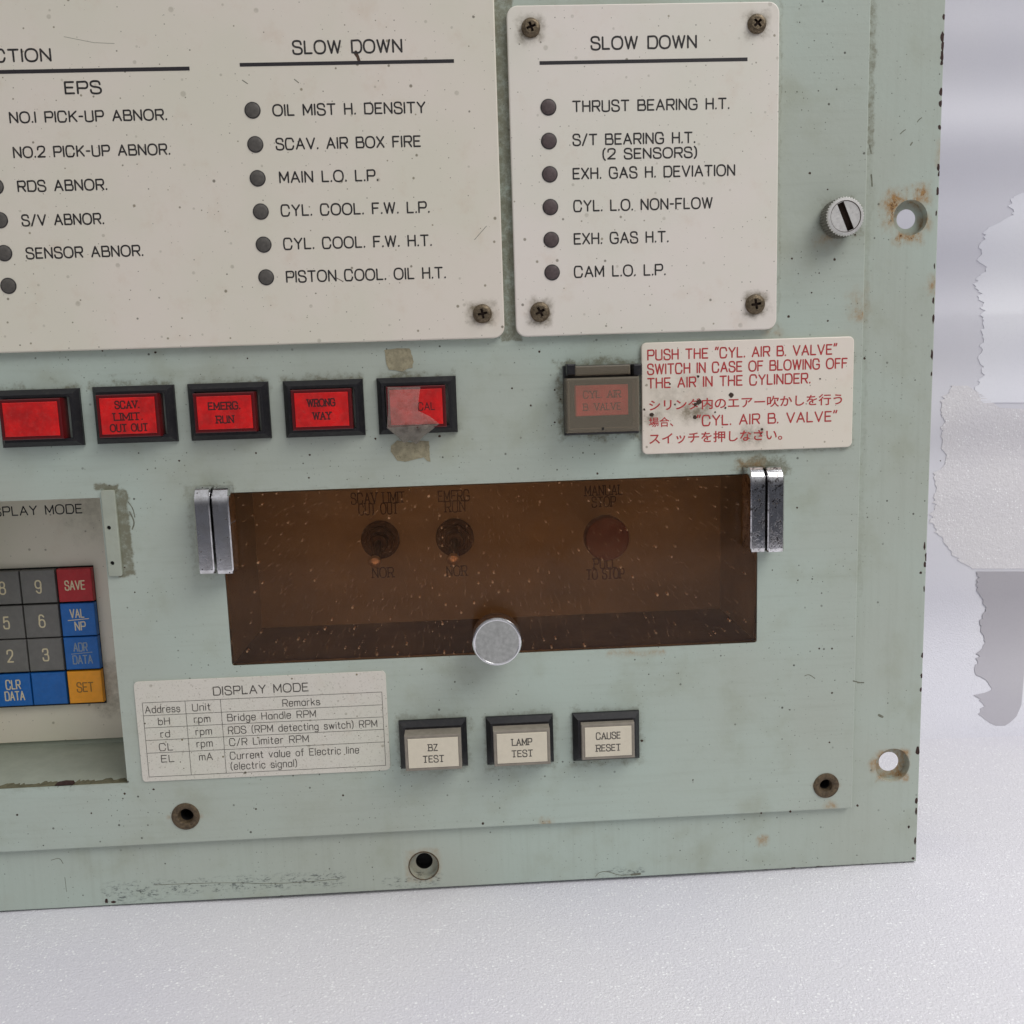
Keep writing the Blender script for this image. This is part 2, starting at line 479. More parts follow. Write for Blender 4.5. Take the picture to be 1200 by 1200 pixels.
n = NT('cloudy_tape_film')
v = n.noise(0.8, 6, 0.7, off=3)
tr = n.n('ShaderNodeBsdfTransparent')
mx = n.n('ShaderNodeMixShader')
n.l(n.math('MULTIPLY_ADD', v, 0.35, 0.16), mx.inputs[0])
n.l(tr.outputs[0], mx.inputs[1])
n.set(Base_Color=n.mix(n.ramp(v, 0.4, 0.7), lin((186, 176, 166)), lin((140, 126, 112))), Roughness=0.3)
n.bump(v, 0.4, 0.0006)
n.l(n.b.outputs[0], mx.inputs[2])
n.l(mx.outputs[0], n.t.nodes['Material Output'].inputs['Surface'])
MT['film'] = n.m
n = NT('crumpled_tape')
v = n.noise(0.5, 6, 0.7, off=4, dist=1.0)
n.set(Base_Color=n.mix(v, lin((168, 160, 148)), lin((120, 112, 100))), Roughness=0.3, Alpha=0.8)
n.bump(v, 0.8, 0.001)
MT['crumple'] = n.m


def foam(name, c, amount, sparkle=0.3, smooth=False, flat=False, foot=False):
    n = NT(name)
    a = n.noise(0.008, 3, 0.5, off=2)
    b = n.noise(1.7 if flat else 1.0, 4, 0.65, off=5)
    vo = n.n('ShaderNodeTexVoronoi', feature='SMOOTH_F1')
    n.l(n.co, vo.inputs['Vector'])
    vo.inputs['Scale'].default_value = 1.3 if flat else 0.62
    fine = n.noise(2.6 if flat else 1.6, 3, 0.6, off=7)
    c1 = lin(c)
    col = n.mix(n.ramp(a, 0.35, 0.65), c1, lin((c[0] - 6, c[1] - 6, c[2] - 2)))
    col = n.mix(n.math('MULTIPLY', n.ramp(b, 0.45, 0.75), 0.25), col, lin((c[0] - 16, c[1] - 17, c[2] - 13)))
    n.set(Base_Color=col, Roughness=n.math('MULTIPLY_ADD', fine, 0.5, 0.22), Specular_IOR_Level=sparkle)
    if smooth:
        f1, q1 = n.specks(1.0, 0.62, 0.10, 0.40, off=(7, 0, 3), flat=flat)
        k = n.noise(0.35, 4, 0.6, off=31, stretch=(0.5, 1, 1))
        f2 = n.math('MULTIPLY', f1, n.math('MULTIPLY_ADD', n.ramp(k, 0.4, 0.62), 0.85, 0.15))
        col = n.mix(n.math('MULTIPLY', f2, 0.95), col, lin((254, 254, 255)))  # sparkle of the foam put into the colour as near-white flecks
        n.set(Base_Color=col, Roughness=n.math('SUBTRACT', n.math('MULTIPLY_ADD', fine, 0.5, 0.25), n.math('MULTIPLY', f2, 0.3), clamp=True))
    h = n.math('ADD', n.math('MULTIPLY', b, 0.9), n.math('MULTIPLY_ADD', fine, 0.5, n.math('MULTIPLY', vo.outputs['Distance'], 0.45)))
    n.bump(h, amount, 0.0012)
    if foot:                                        # the sheet is grainy foam below and goes smooth as it rises
        sz = n.n('ShaderNodeSeparateXYZ')
        n.l(n.co, sz.inputs[0])
        bp = [q for q in n.t.nodes if q.bl_idname == 'ShaderNodeBump'][0]
        n.l(n.math('MULTIPLY_ADD', n.ramp(sz.outputs['Z'], 70, 2), 0.4, amount), bp.inputs['Strength'])
    return n.m


MT['foam'] = foam('white_foam_sheet', (220, 218, 222), 0.42, 0.8, True, True)
MT['film_wall'] = foam('smooth_white_wrap', (220, 219, 224), 0.03, 0.5, False, True, True)
MT['retouch_speckled'] = foam('pale_speckled_retouch', (222, 219, 220), 0.32, 0.7, True)  # this and the next two: made-up pieces standing for retouching marks
MT['retouch_grey'] = foam('grey_retouch', (176, 173, 177), 0.03, 0.2)
MT['retouch_pale'] = foam('pale_grey_retouch', (236, 236, 240), 0.03, 0.2)

# ------------------------------------------------------------------ mesh helpers
ABS = {}


class MB:
    def __init__(self):
        self.v, self.f, self.i, self.s = [], [], [], []

    def add(self, verts, faces, mi=0, smooth=False):
        o = len(self.v)
        self.v += [tuple(x) for x in verts]
        for f in faces:
            self.f.append([o + k for k in f])
            self.i.append(mi)
            self.s.append(smooth)

    def poly(self, loops, w, mi=0):
        """Flat face(s) at height w: loops[0] outer, the rest holes."""
        if len(loops) == 1 and len(loops[0]) <= 4:
            self.add([(a, b, w) for a, b in loops[0]], [list(range(len(loops[0])))], mi)
            return
        flat = [p for l in loops for p in l]
        tris = tessellate_polygon([[Vector((a, b, 0)) for a, b in l] for l in loops])
        out = []
        for t in tris:
            (ax, ay), (bx, by), (cx, cy) = (flat[k] for k in t)
            out.append(t if (bx - ax) * (cy - ay) - (by - ay) * (cx - ax) > 0 else tuple(reversed(t)))
        self.add([(a, b, w) for a, b in flat], out, mi)

    def ring(self, A, wa, B, wb, mi=0, smooth=False):
        n_ = len(A)
        self.add([(a, b, wa) for a, b in A] + [(a, b, wb) for a, b in B],
                 [[k, (k + 1) % n_, n_ + (k + 1) % n_, n_ + k] for k in range(n_)], mi, smooth)

    def prism(self, out, w0, w1, bev=0.3, holes=(), mi=0, mtop=None, back=False, smooth=False):
        mtop = mi if mtop is None else mtop
        i1, i2 = inset(out, bev * 0.3), inset(out, bev)
        self.ring(out, w0, out, w1 - bev, mi, smooth)
        self.ring(out, w1 - bev, i1, w1 - bev * 0.3, mi, True)
        self.ring(i1, w1 - bev * 0.3, i2, w1, mi, True)
        self.poly([i2] + [list(h) for h in holes], w1, mtop)
        for h in holes:
            self.ring(list(reversed(h)), w0, list(reversed(h)), w1, mi, smooth=True)
        if back:
            self.poly([list(out)] + [list(h) for h in holes], w0, mi)

    def lathe(self, u, v, prof, n_=40, mi=0, smooth=True, tilt=None):
        """prof: (radius, w) pairs from the base outwards to the tip."""
        vs, fs = [], []
        for r, w in prof:
            for k in range(n_):
                a = 2 * math.pi * k / n_
                vs.append((u + r * math.cos(a), v + r * math.sin(a), w))
        for j in range(len(prof) - 1):
            for k in range(n_):
                fs.append([j * n_ + k, j * n_ + (k + 1) % n_, (j + 1) * n_ + (k + 1) % n_, (j + 1) * n_ + k])
        if prof[-1][0] > 1e-6:
            fs.append([(len(prof) - 1) * n_ + k for k in range(n_)])
        if tilt:
            piv, rot = tilt
            vs = [tuple(rot @ (Vector(p) - piv) + piv) for p in vs]
        self.add(vs, fs, mi, smooth)

    def build(self, name, parent, mats, label=None, sharp=32):
        vs = [L(*p) for p in self.v]
        lo = [min(p[k] for p in vs) for k in range(3)]
        hi = [max(p[k] for p in vs) for k in range(3)]
        c = Vector([(lo[k] + hi[k]) / 2 for k in range(3)])
        me = bpy.data.meshes.new(name)
        me.from_pydata([p - c for p in vs], [], self.f)
        for m in mats:
            me.materials.append(MT[m])
        me.polygons.foreach_set('material_index', self.i)
        me.polygons.foreach_set('use_smooth', self.s)
        me.update()
        me.set_sharp_from_angle(angle=math.radians(sharp))
        o = bpy.data.objects.new(name, me)
        COL.objects.link(o)
        place(o, parent, c)
        if label:
            o['label'] = label
        return o


def place(o, parent, c):
    ABS[o.name] = Vector(c)
    if parent is not None:
        o.parent = parent
        o.location = Vector(c) - ABS[parent.name]
    else:
        o.location = c


def empty(name, parent, u, v, w, label=None):
    o = bpy.data.objects.new(name, None)
    o.empty_display_size = 0.005
    COL.objects.link(o)
    place(o, parent, L(u, v, w))
    if label:
        o['label'] = label
    return o


def copy_to(o, parent, dc):
    """A copy of part o (mesh shared) moved by dc (u, v, w) mm."""
    c = o.copy()
    COL.objects.link(c)
    place(c, parent, ABS[o.name] + Vector((dc[0] * MM, -dc[2] * MM, dc[1] * MM)))
    return c


def inset(pts, d):
    n_ = len(pts)
    out = []
    for k in range(n_):
        p0, p1, p2 = Vector(pts[k - 1]), Vector(pts[k]), Vector(pts[(k + 1) % n_])
        a, b = (p1 - p0).normalized(), (p2 - p1).normalized()
        na, nb = Vector((-a.y, a.x)), Vector((-b.y, b.x))
        m = na + nb
        m = m / max(m.length_squared, 1e-9) * 2 if m.length_squared > 1e-9 else na
        q = p1 + m * d * min(1.0, 1.0)
        out.append((q.x, q.y))
    return out


def rect(u0, v0, u1, v1):
    return [(u0, v0), (u1, v0), (u1, v1), (u0, v1)]


def rrect(u0, v0, u1, v1, r, k=7):
    out = []
    for cx, cy, a0 in ((u1 - r, v0 + r, -90), (u1 - r, v1 - r, 0), (u0 + r, v1 - r, 90), (u0 + r, v0 + r, 180)):
        for j in range(k):
            a = math.radians(a0 + 90 * j / (k - 1))
            out.append((cx + r * math.cos(a), cy + r * math.sin(a)))
    return out


def circ(u, v, r, n_=40, wob=0.0):
    return [(u + r * (1 + (R.uniform(-wob, wob) if wob else 0)) * math.cos(2 * math.pi * k / n_), v + r * (1 + (R.uniform(-wob, wob) if wob else 0)) * math.sin(2 * math.pi * k / n_)) for k in range(n_)]


def mean(pts, k, w):
    return sum(P(x, y, w)[k] for x, y in pts) / len(pts)


# ------------------------------------------------------------------ stroke lettering (engraver's single-line letters, capital height 6)
GL = {
    'A': (4.6, '0,0 2.3,6 4.6,0|0.85,2 3.75,2'), 'B': (4.1, '0,0 0,6|~0,6 1.6,6 3.9,6.1 3.9,3.1 1.6,3.2 0,3.2|~0,3.2 1.8,3.2 4.4,3.3 4.4,-0.1 1.8,0 0,0'),
    'C': (4.6, '~4.5,4.3 3.9,6.2 2.2,6.25 -0.15,6.2 -0.15,-0.2 2.2,-0.25 3.9,-0.2 4.5,1.7'), 'D': (4.4, '0,0 0,6|~0,6 0.5,6 4.7,6.25 4.7,-0.25 0.5,0 0,0'),
    'E': (3.6, '3.6,6 0,6 0,0 3.6,0|0,3.1 3.1,3.1'), 'F': (3.5, '3.5,6 0,6 0,0|0,3.1 3,3.1'),
    'G': (4.7, '~4.5,4.4 3.9,6.2 2.2,6.25 -0.15,6.2 -0.15,-0.2 4.7,-0.3 4.7,2.7|4.7,2.7 2.7,2.7'), 'H': (4.1, '0,0 0,6|4.1,0 4.1,6|0,3.1 4.1,3.1'),
    'I': (0, '0,0 0,6'), 'J': (3, '~3,6 3,1.5 2.8,-0.1 1,-0.1 0.1,0.2 0,1.7'), 'K': (4, '0,0 0,6|3.9,6 0,2.3|1.4,3.6 4,0'), 'L': (3.3, '0,6 0,0 3.3,0'),
    'M': (4.8, '0,0 0,6 2.4,1.2 4.8,6 4.8,0'), 'N': (4.2, '0,0 0,6 4.2,0 4.2,6'), 'O': (4.9, 'o-0.2,-0.2 -0.2,6.2 5.1,6.2 5.1,-0.2'),
    'P': (4, '0,0 0,6|~0,6 1.3,6 4.3,6.2 4.3,2.5 1.3,2.7 0,2.7'), 'R': (4.1, '0,0 0,6|~0,6 1.3,6 4.3,6.2 4.3,2.6 1.3,2.8 0,2.8|2.3,2.8 4.1,0'),
    'S': (4, '~3.9,4.6 3.6,6.3 0,6.3 -0.1,3.4 4.3,2.9 4.2,-0.35 0.1,-0.3 -0.1,1.6'), 'T': (4.2, '0,6 4.2,6|2.1,6 2.1,0'),
    'U': (4.2, '~0,6 0,2.2 0,-0.3 4.2,-0.3 4.2,2.2 4.2,6'), 'V': (4.6, '0,6 2.3,0 4.6,6'), 'W': (6, '0,6 1.5,0 3,6 4.5,0 6,6'),
    'Y': (4.2, '0,6 2.1,3 4.2,6|2.1,3 2.1,0'), 'Z': (4, '0,6 4,6 0,0 4,0'), 'X': (4, '0,0 4,6|0,6 4,0'),
    '2': (4, '~0.1,4.4 0.2,6.3 4.1,6.4 4.1,3.6 2.4,2.2 0,0|0,0 4,0'), '1': (0, '0,0 0,6'), '3': (4, '~0.1,4.8 0.3,6.1 2,6.15 3.9,6.15 3.9,3.2 1.6,3.2|~1.6,3.2 4.1,3.2 4.1,-0.15 2,-0.15 0.2,-0.1 0,1.4'),
    '5': (4, '3.7,6 0.6,6 0.3,3.1|~0.3,3.1 1.2,3.9 4.1,4 4.1,-0.15 2,-0.15 0.3,-0.1 0,1.3'), '6': (4, 'o-0.1,-0.2 -0.1,3.8 4.1,3.8 4.1,-0.2|~0.05,1.9 0.1,6.2 2.4,6.4 3.6,5.3'),
    '8': (4, 'o0.2,3.2 0.2,6.2 3.8,6.2 3.8,3.2|o-0.1,-0.2 -0.1,3.2 4.1,3.2 4.1,-0.2'), '9': (4, 'o-0.1,2.2 -0.1,6.2 4.1,6.2 4.1,2.2|~3.95,4.1 3.9,-0.2 1.6,-0.4 0.4,0.7'),
    '.': (0.1, '0,0 0.1,0.25'), '-': (1.8, '0,2.9 1.8,2.9'), '/': (2.6, '0,-0.3 2.6,6.3'), '"': (1.7, '0.5,6.6 0,5.2|1.9,6.6 1.4,5.2'),
    '(': (1.2, '~1.2,6.6 0.1,5.2 0.1,0.6 1.2,-0.8'), ')': (1.2, '~0,6.6 1.1,5.2 1.1,0.6 0,-0.8'),
    'a': (3.2, 'o-0.1,-0.1 -0.1,4.1 3.3,4.1 3.3,-0.1|3.2,4 3.2,0'), 'b': (3.2, '0,6 0,0|o-0.1,-0.1 -0.1,4.1 3.3,4.1 3.3,-0.1'), 'c': (3, '~3,3 2.7,4.1 -0.1,4.3 -0.1,-0.3 2.7,-0.1 3,1'),
    'd': (3.2, '3.2,6 3.2,0|o-0.1,-0.1 -0.1,4.1 3.3,4.1 3.3,-0.1'), 'e': (3.2, '0.1,2.1 3.2,2.1|~3.2,2.1 3.3,4.2 -0.1,4.4 -0.1,-0.3 2.7,-0.2 3.1,0.9'),
    'f': (2, '~2,6 0.8,6.2 0.8,4.8 0.8,0|0,4 1.9,4'), 'g': (3.2, 'o-0.1,-0.1 -0.1,4.1 3.3,4.1 3.3,-0.1|~3.2,4 3.2,-1 2.8,-2 0.8,-2 0.1,-1.6'), 'h': (3, '0,6 0,0|~0,2.4 0.2,4.1 3,4.4 3,2.5 3,0'),
    'i': (0, '0,4 0,0|0,5.4 0,5.8'), 'k': (2.9, '0,6 0,0|2.8,4 0,1.6|1,2.4 2.9,0'), 'l': (0, '0,6 0,0'), 'm': (4.8, '0,4 0,0|~0,2.6 .2,4.1 2.4,4.3 2.4,2.4 2.4,0|~2.4,2.6 2.6,4.1 4.8,4.3 4.8,2.4 4.8,0'),
    'n': (3, '0,4 0,0|~0,2.4 0.2,4.1 3,4.4 3,2.5 3,0'), 'o': (3.2, 'o-0.1,-0.1 -0.1,4.1 3.3,4.1 3.3,-0.1'), 'p': (3.2, '0,4 0,-2|o-0.1,-0.1 -0.1,4.1 3.3,4.1 3.3,-0.1'), 'r': (2, '0,4 0,0|~0,2.4 0.3,4 2,4.1'),
    's': (2.8, '~2.7,3.1 2.5,4.1 1.4,4.1 0.1,4.1 0.1,2.3 1.4,2.1 2.9,1.9 2.9,-0.1 1.4,-0.1 0.2,-0.1 0,1'), 't': (2, '~0.8,5.6 0.8,0.8 1,0 2,0|0,4 1.9,4'), 'u': (3, '~0,4 0,1.5 0,-0.3 3,-0.3 3,1.5|3,4 3,0'),
    'v': (3.2, '0,4 1.6,0 3.2,4'), 'w': (4.8, '0,4 1.2,0 2.4,4 3.6,0 4.8,4'),
}


def chaikin(pts, closed, it=3):
    for _ in range(it):
        out = []
        n_ = len(pts)
        rng = range(n_ if closed else n_ - 1)
        if not closed:
            out.append(pts[0])
        for k in rng:
            a, b = pts[k], pts[(k + 1) % n_]
            out.append((a[0] * .75 + b[0] * .25, a[1] * .75 + b[1] * .25))
            out.append((a[0] * .25 + b[0] * .75, a[1] * .25 + b[1] * .75))
        if not closed:
            out.append(pts[-1])
            del out[1], out[-2]
        pts = out
    return pts


def strokes(ch, slab=False):
    w, s = GL[ch]
    res = []
    for part in s.split('|'):
        mode = part[0] if part[0] in '~o' else ''
        pts = [tuple(float(x) for x in q.split(',')) for q in part[len(mode):].split()]
        if mode == '~':
            res.append((chaikin(pts, False), False))
        elif mode == 'o':
            res.append((chaikin(pts, True), True))
        else:
            for a, b in zip(pts, pts[1:]):
                res.append(([a, b], False))
            if slab and ch not in 'Z.-/"':
                ends = [(pts[0], pts[1]), (pts[-1], pts[-2])]
                for p, q in ends:
                    if abs(p[1] - q[1]) > abs(p[0] - q[0]) and p[1] in (0.0, 6.0):
                        res.append(([(p[0] - 0.95, p[1]), (p[0] + 0.95, p[1])], False))
    return w, res


LAYER = [0]


def ribbon(mb, pts, closed, half, w, mi):
    n_ = len(pts)
    w = w + 0.0012 * (LAYER[0] % 9)
    LAYER[0] += 1
    P_ = [Vector(p) for p in pts]
    lft, rgt = [], []
    for k in range(n_):
        if closed:
            t = (P_[(k + 1) % n_] - P_[k - 1])
        else:
            t = P_[min(k + 1, n_ - 1)] - P_[max(k - 1, 0)]
        if t.length < 1e-9:
            t = Vector((1, 0))
        t.normalize()
        nn = Vector((-t.y, t.x)) * half
        lft.append(P_[k] + nn)
        rgt.append(P_[k] - nn)
    vs = [(p.x, p.y, w) for p in lft] + [(p.x, p.y, w) for p in rgt]
    fs = [[n_ + k, n_ + (k + 1) % n_, (k + 1) % n_, k] for k in range(n_ if closed else n_ - 1)]
    if not closed:
        for (c, t) in ((P_[0], P_[0] - P_[1]), (P_[-1], P_[-1] - P_[-2])):
            a0 = math.atan2(t.y, t.x)
            b = len(vs)
            for j in range(7):
                a = a0 - math.pi / 2 + math.pi * j / 6
                vs.append((c.x + half * math.cos(a), c.y + half * math.sin(a), w))
            fs.append(list(range(b, b + 7)))
    mb.add(vs, fs, mi)


def lay(text, slab=False, sp=1.7, space=4.0):
    x, out = 0.0, []
    for ch in text:
        if ch == ' ':
            x += space
            continue
        w, st = strokes(ch, slab)
        for pts, cl in st:
            out.append(([(a + x, b) for a, b in pts], cl))
        x += w + sp
    return x - sp, out


def text_into(mb, text, u0, u1, v, cap, half, w, mi=0, slab=False, slope=0.0, jitter=0.0):
    tw, st = lay(text, slab)
    k = (u1 - u0) / tw
    h = cap / 6.0
    for pts, cl in st:
        j = (R.uniform(-jitter, jitter), R.uniform(-jitter, jitter))
        ribbon(mb, [(u0 + a * k + j[0], v + b * h + j[1] + slope * a * k) for a, b in pts], cl, half, w, mi)


def text_px(mb, text, x0, y0, x1, y1, cap, half, w, mi=0, slab=False):
    """A line of lettering that starts at baseline (x0, y0) and ends at (x1, y1) in the photograph, cap in photo pixels."""
    a, b = P(x0, y0, w), P(x1, y1, w)
    text_into(mb, text, a[0], b[0], (a[1] + b[1]) / 2, cap * pxmm(x0, y0, w), half, w, mi, slab)


def letter_line(parent, text, x0, y0, x1, y1, cap, half, w, mat='ink', slab=False, name='lettering'):
    mb = MB()
    text_px(mb, text, x0, y0, x1, y1, cap, half, w, 0, slab)
    return mb.build(name, parent, [mat])


def rule_line(parent, x0, y0, x1, y1, th, w, mat='rule'):
    a, b = P(x0, y0, w), P(x1, y1, w)
    v = (a[1] + b[1]) / 2
    mb = MB()
    mb.prism(rect(a[0], v - th / 2, b[0], v + th / 2), w - 0.02, w + 0.02, 0.005)
    return mb.build('rule_line', parent, [mat])


# ------------------------------------------------------------------ setting
def world_mesh(name, verts, faces, mat, smooth=True):
    me = bpy.data.meshes.new(name)
    me.from_pydata(verts, [], faces)
    me.materials.append(MT[mat])
    me.polygons.foreach_set('use_smooth', [smooth] * len(faces))
    o = bpy.data.objects.new(name, me)
    COL.objects.link(o)
    return o


WALL = 0.150                                      # metres behind the panel face
xs = [-0.7 + 0.02 * k for k in range(71)]
ys = [-0.54 + 0.02 * k for k in range(28)] + [0.01 * k for k in range(1, 11)]
vs, fs = [], []
for y in ys:
    for x in xs:
        vs.append((x, y, -0.0004 + 0.0005 * math.sin(x * 37 + y * 11) * math.sin(y * 29 - x * 9) - 0.0005))
for j in range(len(ys) - 1):
    for i in range(len(xs) - 1):
        a = j * len(xs) + i
        fs.append([a, a + 1, a + len(xs) + 1, a + len(xs)])
g = world_mesh('ground', vs, fs, 'foam')
g['kind'] = 'structure'
# the sheet behind: a soft curve up from the floor, then a hanging sheet with shallow folds that run across
def wall_y(z):
    if z < 0.0488:
        return 0.099 + 0.05 * math.sqrt(max(0.0, 1 - (1 - max(0.0, z + 0.0012) / 0.05) ** 2))
    t = min(1.0, max(0.0, (z - 0.075) / 0.05))
    y = 0.149 + t * (0.0016 * math.sin(z * 66 + 1.2) + 0.0008 * math.sin(z * 160 + 2.0))
    if z > 0.13:
        y -= 0.16 * (z - 0.13) ** 1.0 * min(1.0, (z - 0.13) / 0.05)
    return y


vs, fs, prof = [], [], []
for k in range(61):
    a = math.radians(90 * k / 60)
    prof.append((0.099 + 0.05 * math.sin(a), -0.0012 + 0.05 * (1 - math.cos(a))))
for k in range(1, 181):
    z = 0.0488 + k * 0.0025
    prof.append((wall_y(z), z))
for y, z in prof:
    for x in xs:
        vs.append((x, y, z))
for j in range(len(prof) - 1):
    for i in range(len(xs) - 1):
        a = j * len(xs) + i
        fs.append([a, a + 1, a + len(xs) + 1, a + len(xs)])
g = world_mesh('backdrop', vs, fs, 'film_wall')
g['kind'] = 'structure'


def on_wall(x, y, gap):
    """The point of the hanging sheet, `gap` mm in front of it, that the photograph shows at (x, y)."""
    w = -150.0
    for _ in range(40):
        q = P(x, y, w)
        w = 0.5 * w + 0.5 * (-wall_y(L(q[0], q[1], w).z) * 1000 + gap)
    return q[0], q[1], w


def retouch_mark(name, left, right, y0, y1, gap, mat, label, cat, teeth, thick=0.2):
    """A made-up piece on the sheet in place of a retouching mark, built in narrow rows between its ragged left edge and its right edge."""
    def at(line, y):
        for (ya, xa), (yb, xb) in zip(line, line[1:]):
            if ya <= y <= yb:
                return xa + (xb - xa) * (y - ya) / max(1e-6, yb - ya)
        return line[-1][1]
    n_, rows, tooth = 8, [], 0.0
    k, y = 0, y0
    while y <= y1:
        tooth = tooth * 0.55 + R.uniform(-teeth, teeth)
        xl = at(left, y) + (tooth if R.random() < 0.8 else tooth * 2.2)
        xr = max(xl + 1.0, at(right, y))
        rows.append([on_wall(xl + (xr - xl) * (i / n_) ** 1.5, y, gap) for i in range(n_ + 1)])
        y += R.uniform(1.2, 3.4)
    m = MB()
    front_ = [p for rw in rows for p in rw]
    back_ = [(p[0], p[1], p[2] - thick) for p in front_]
    c = n_ + 1
    fs_ = []
    for j in range(len(rows) - 1):
        for i in range(n_):
            fs_.append([j * c + i, (j + 1) * c + i, (j + 1) * c + i + 1, j * c + i + 1])
    m.add(front_, fs_, 0, True)
    m.add(back_, [f[::-1] for f in fs_], 0, True)
    edge = [j * c for j in range(len(rows))] + [(len(rows) - 1) * c + i for i in range(1, c)] + [j * c + n_ for j in range(len(rows) - 2, -1, -1)] + [i for i in range(n_ - 1, 0, -1)]
    N = len(front_)
    m.add(front_ + back_, [[edge[k], N + edge[k], N + edge[(k + 1) % len(edge)], edge[(k + 1) % len(edge)]] for k in range(len(edge))])
    o = m.build(name, None, [mat])
    o['label'], o['category'], o['group'] = label, cat, 'retouching-mark patches behind the panel'
    return o


retouch_mark('retouch_patch', [(226, 1199), (234, 1187), (252, 1188), (256, 1177), (264, 1166), (272, 1150), (290, 1151), (305, 1147), (312, 1157), (322, 1148), (345, 1144), (360, 1150), (420, 1148), (476, 1150)],
      [(226, 1300), (476, 1300)], 226, 474, 0.25, 'retouch_pale', 'tall pale retouching-mark wrap with stepped ragged left edge, above the speckled foam piece', 'patch', 2.6)  # jagged retouching marks, added as solid pieces on the sheet
retouch_mark('speckled_retouch_patch', [(452, 1116), (460, 1113), (470, 1106), (500, 1104), (535, 1107), (545, 1104), (560, 1094), (568, 1096), (590, 1096), (610, 1091), (630, 1100), (640, 1108), (655, 1120), (669, 1146)],
      [(452, 1134), (462, 1150), (478, 1172), (484, 1300), (669, 1300)], 452, 669, 0.25, 'retouch_speckled', 'speckled pale retouching-mark patch with ragged left edge, between smoother grey and white scraps', 'foam', 2.0)
retouch_mark('retouch_patch', [(670, 1145), (692, 1145), (712, 1156), (732, 1147), (750, 1156), (758, 1152), (770, 1144), (790, 1143), (800, 1158), (811, 1162), (814, 1142), (826, 1153), (834, 1149), (840, 1152), (846, 1158), (852, 1168)],
      [(670, 1202), (780, 1201), (826, 1197), (840, 1191), (848, 1182), (853, 1172)], 670, 852, 0.4, 'retouch_grey', 'dark grey retouching-mark wrap strip with rounded lower end beside the panel', 'patch', 1.9)


def jag(pts, amp=2.2, step=3.0):
    """An outline with roughened sides."""
    out = []
    for (a, b) in zip(pts, pts[1:] + pts[:1]):
        ln = math.hypot(b[0] - a[0], b[1] - a[1])
        m = max(1, int(ln / step))
        for k in range(m):
            t = k / m
            out.append((a[0] + (b[0] - a[0]) * t + R.uniform(-amp, amp), a[1] + (b[1] - a[1]) * t + R.uniform(-amp, amp)))
    return out


# ------------------------------------------------------------------ the control panel
ROOT['label'] = 'pale green engine control panel with white legend plates, red buttons and a brown window'
ROOT['category'] = 'control panel'
ROOT.empty_display_size = 0.02
ABS['control_panel'] = Vector((0, 0, 0))
FW, FT = -1.8, 3.0                                 # frame face height and thickness
uR = mean([(1108, 0), (1102, 192), (1092.5, 475), (1073, 1008)], 0, FW)
vBt = VB
uI = mean([(1020, 0), (1017.5, 146), (1007, 560), (1000, 946)], 0, 0)
vI = mean([(0, 998.3), (400, 979), (780, 959), (998, 947)], 1, 0)
uL, vT = -178.0, 134.0

hA, hB = P(1067, 255, FW), P(1046, 896.7, FW)
hC = P(496.7, 1014.5, FW)
frame_hole = rect(uL + 8, vI + 3, uI - 4, vT - 8)
mb = MB()
mb.prism(rect(uL - 22, vBt, uR, vT + 22), FW - FT, FW, 0.25, holes=[list(frame_hole), circ(*hA, 21.2 * pxmm(1067, 255), 48), circ(*hB, 19.4 * pxmm(1046, 897), 48), circ(*hC, 4.7, 48)])
mb.poly([rect(uL - 22, vBt, uR, vT + 22), list(frame_hole), circ(hA[0], hA[1], 11.7 * pxmm(1062, 258), 40), circ(hB[0], hB[1], 11.2 * pxmm(1041, 893), 40), circ(*hC, 2.7, 40)], FW - FT - 0.02)
for (x, y, rx, ry) in ((1106, 20, 1.5, 3.5), (1104.3, 43, 2.4, 6), (1104.6, 54, 1.8, 6), (1104, 66, 2, 6), (1103.4, 74, 1.6, 3), (1102.8, 108, 2.2, 5), (1102.3, 121, 2, 3.5), (1101, 149, 2, 3), (1099.8, 196, 2, 4), (1100.2, 204, 1.4, 3), (1098.8, 224, 1.8, 5), (1097, 250, 1, 3),
                       (1095, 312, .9, 3), (1093.6, 352, 1.2, 4), (1093.7, 374, 1.8, 5), (1092, 416, 1.4, 6), (1091.5, 438, 1, 3), (1085.4, 652, 1.8, 6), (1083.8, 662, 1.6, 4), (1083.4, 640, 1.3, 5), (1079, 671, 1.7, 1.7), (1083, 690, 1, 4), (1081, 768, 1.8, 3.5), (1080, 792, 1.5, 3), (1079, 808, 1.6, 3),
                       (1075.4, 880, 2.6, 6), (1074, 938, 2, 4), (1073.6, 950, 1.3, 5), (1072.4, 985, 1.5, 5), (1070, 1006, 2, 2), (1065, 969, 1.5, 2), (1010, 1013, 3, 1), (960, 1015.5, 4, 1), (930, 1017, 3, .8), (898, 1019, 2.5, .8), (330, 1050, 3, .8), (133, 1057, 3, 1.5), (125, 1056, 2, 3)):
    c = P(x, y, FW)
    q = [(min(c[0] + rx * .255 * math.cos(a) * R.uniform(.7, 1.25), uR - .06), max(c[1] + ry * .255 * math.sin(a) * R.uniform(.7, 1.25), vBt + 0.06)) for a in [2 * math.pi * k / 11 for k in range(11)]]
    mb.poly([q], FW + 0.012, 1)
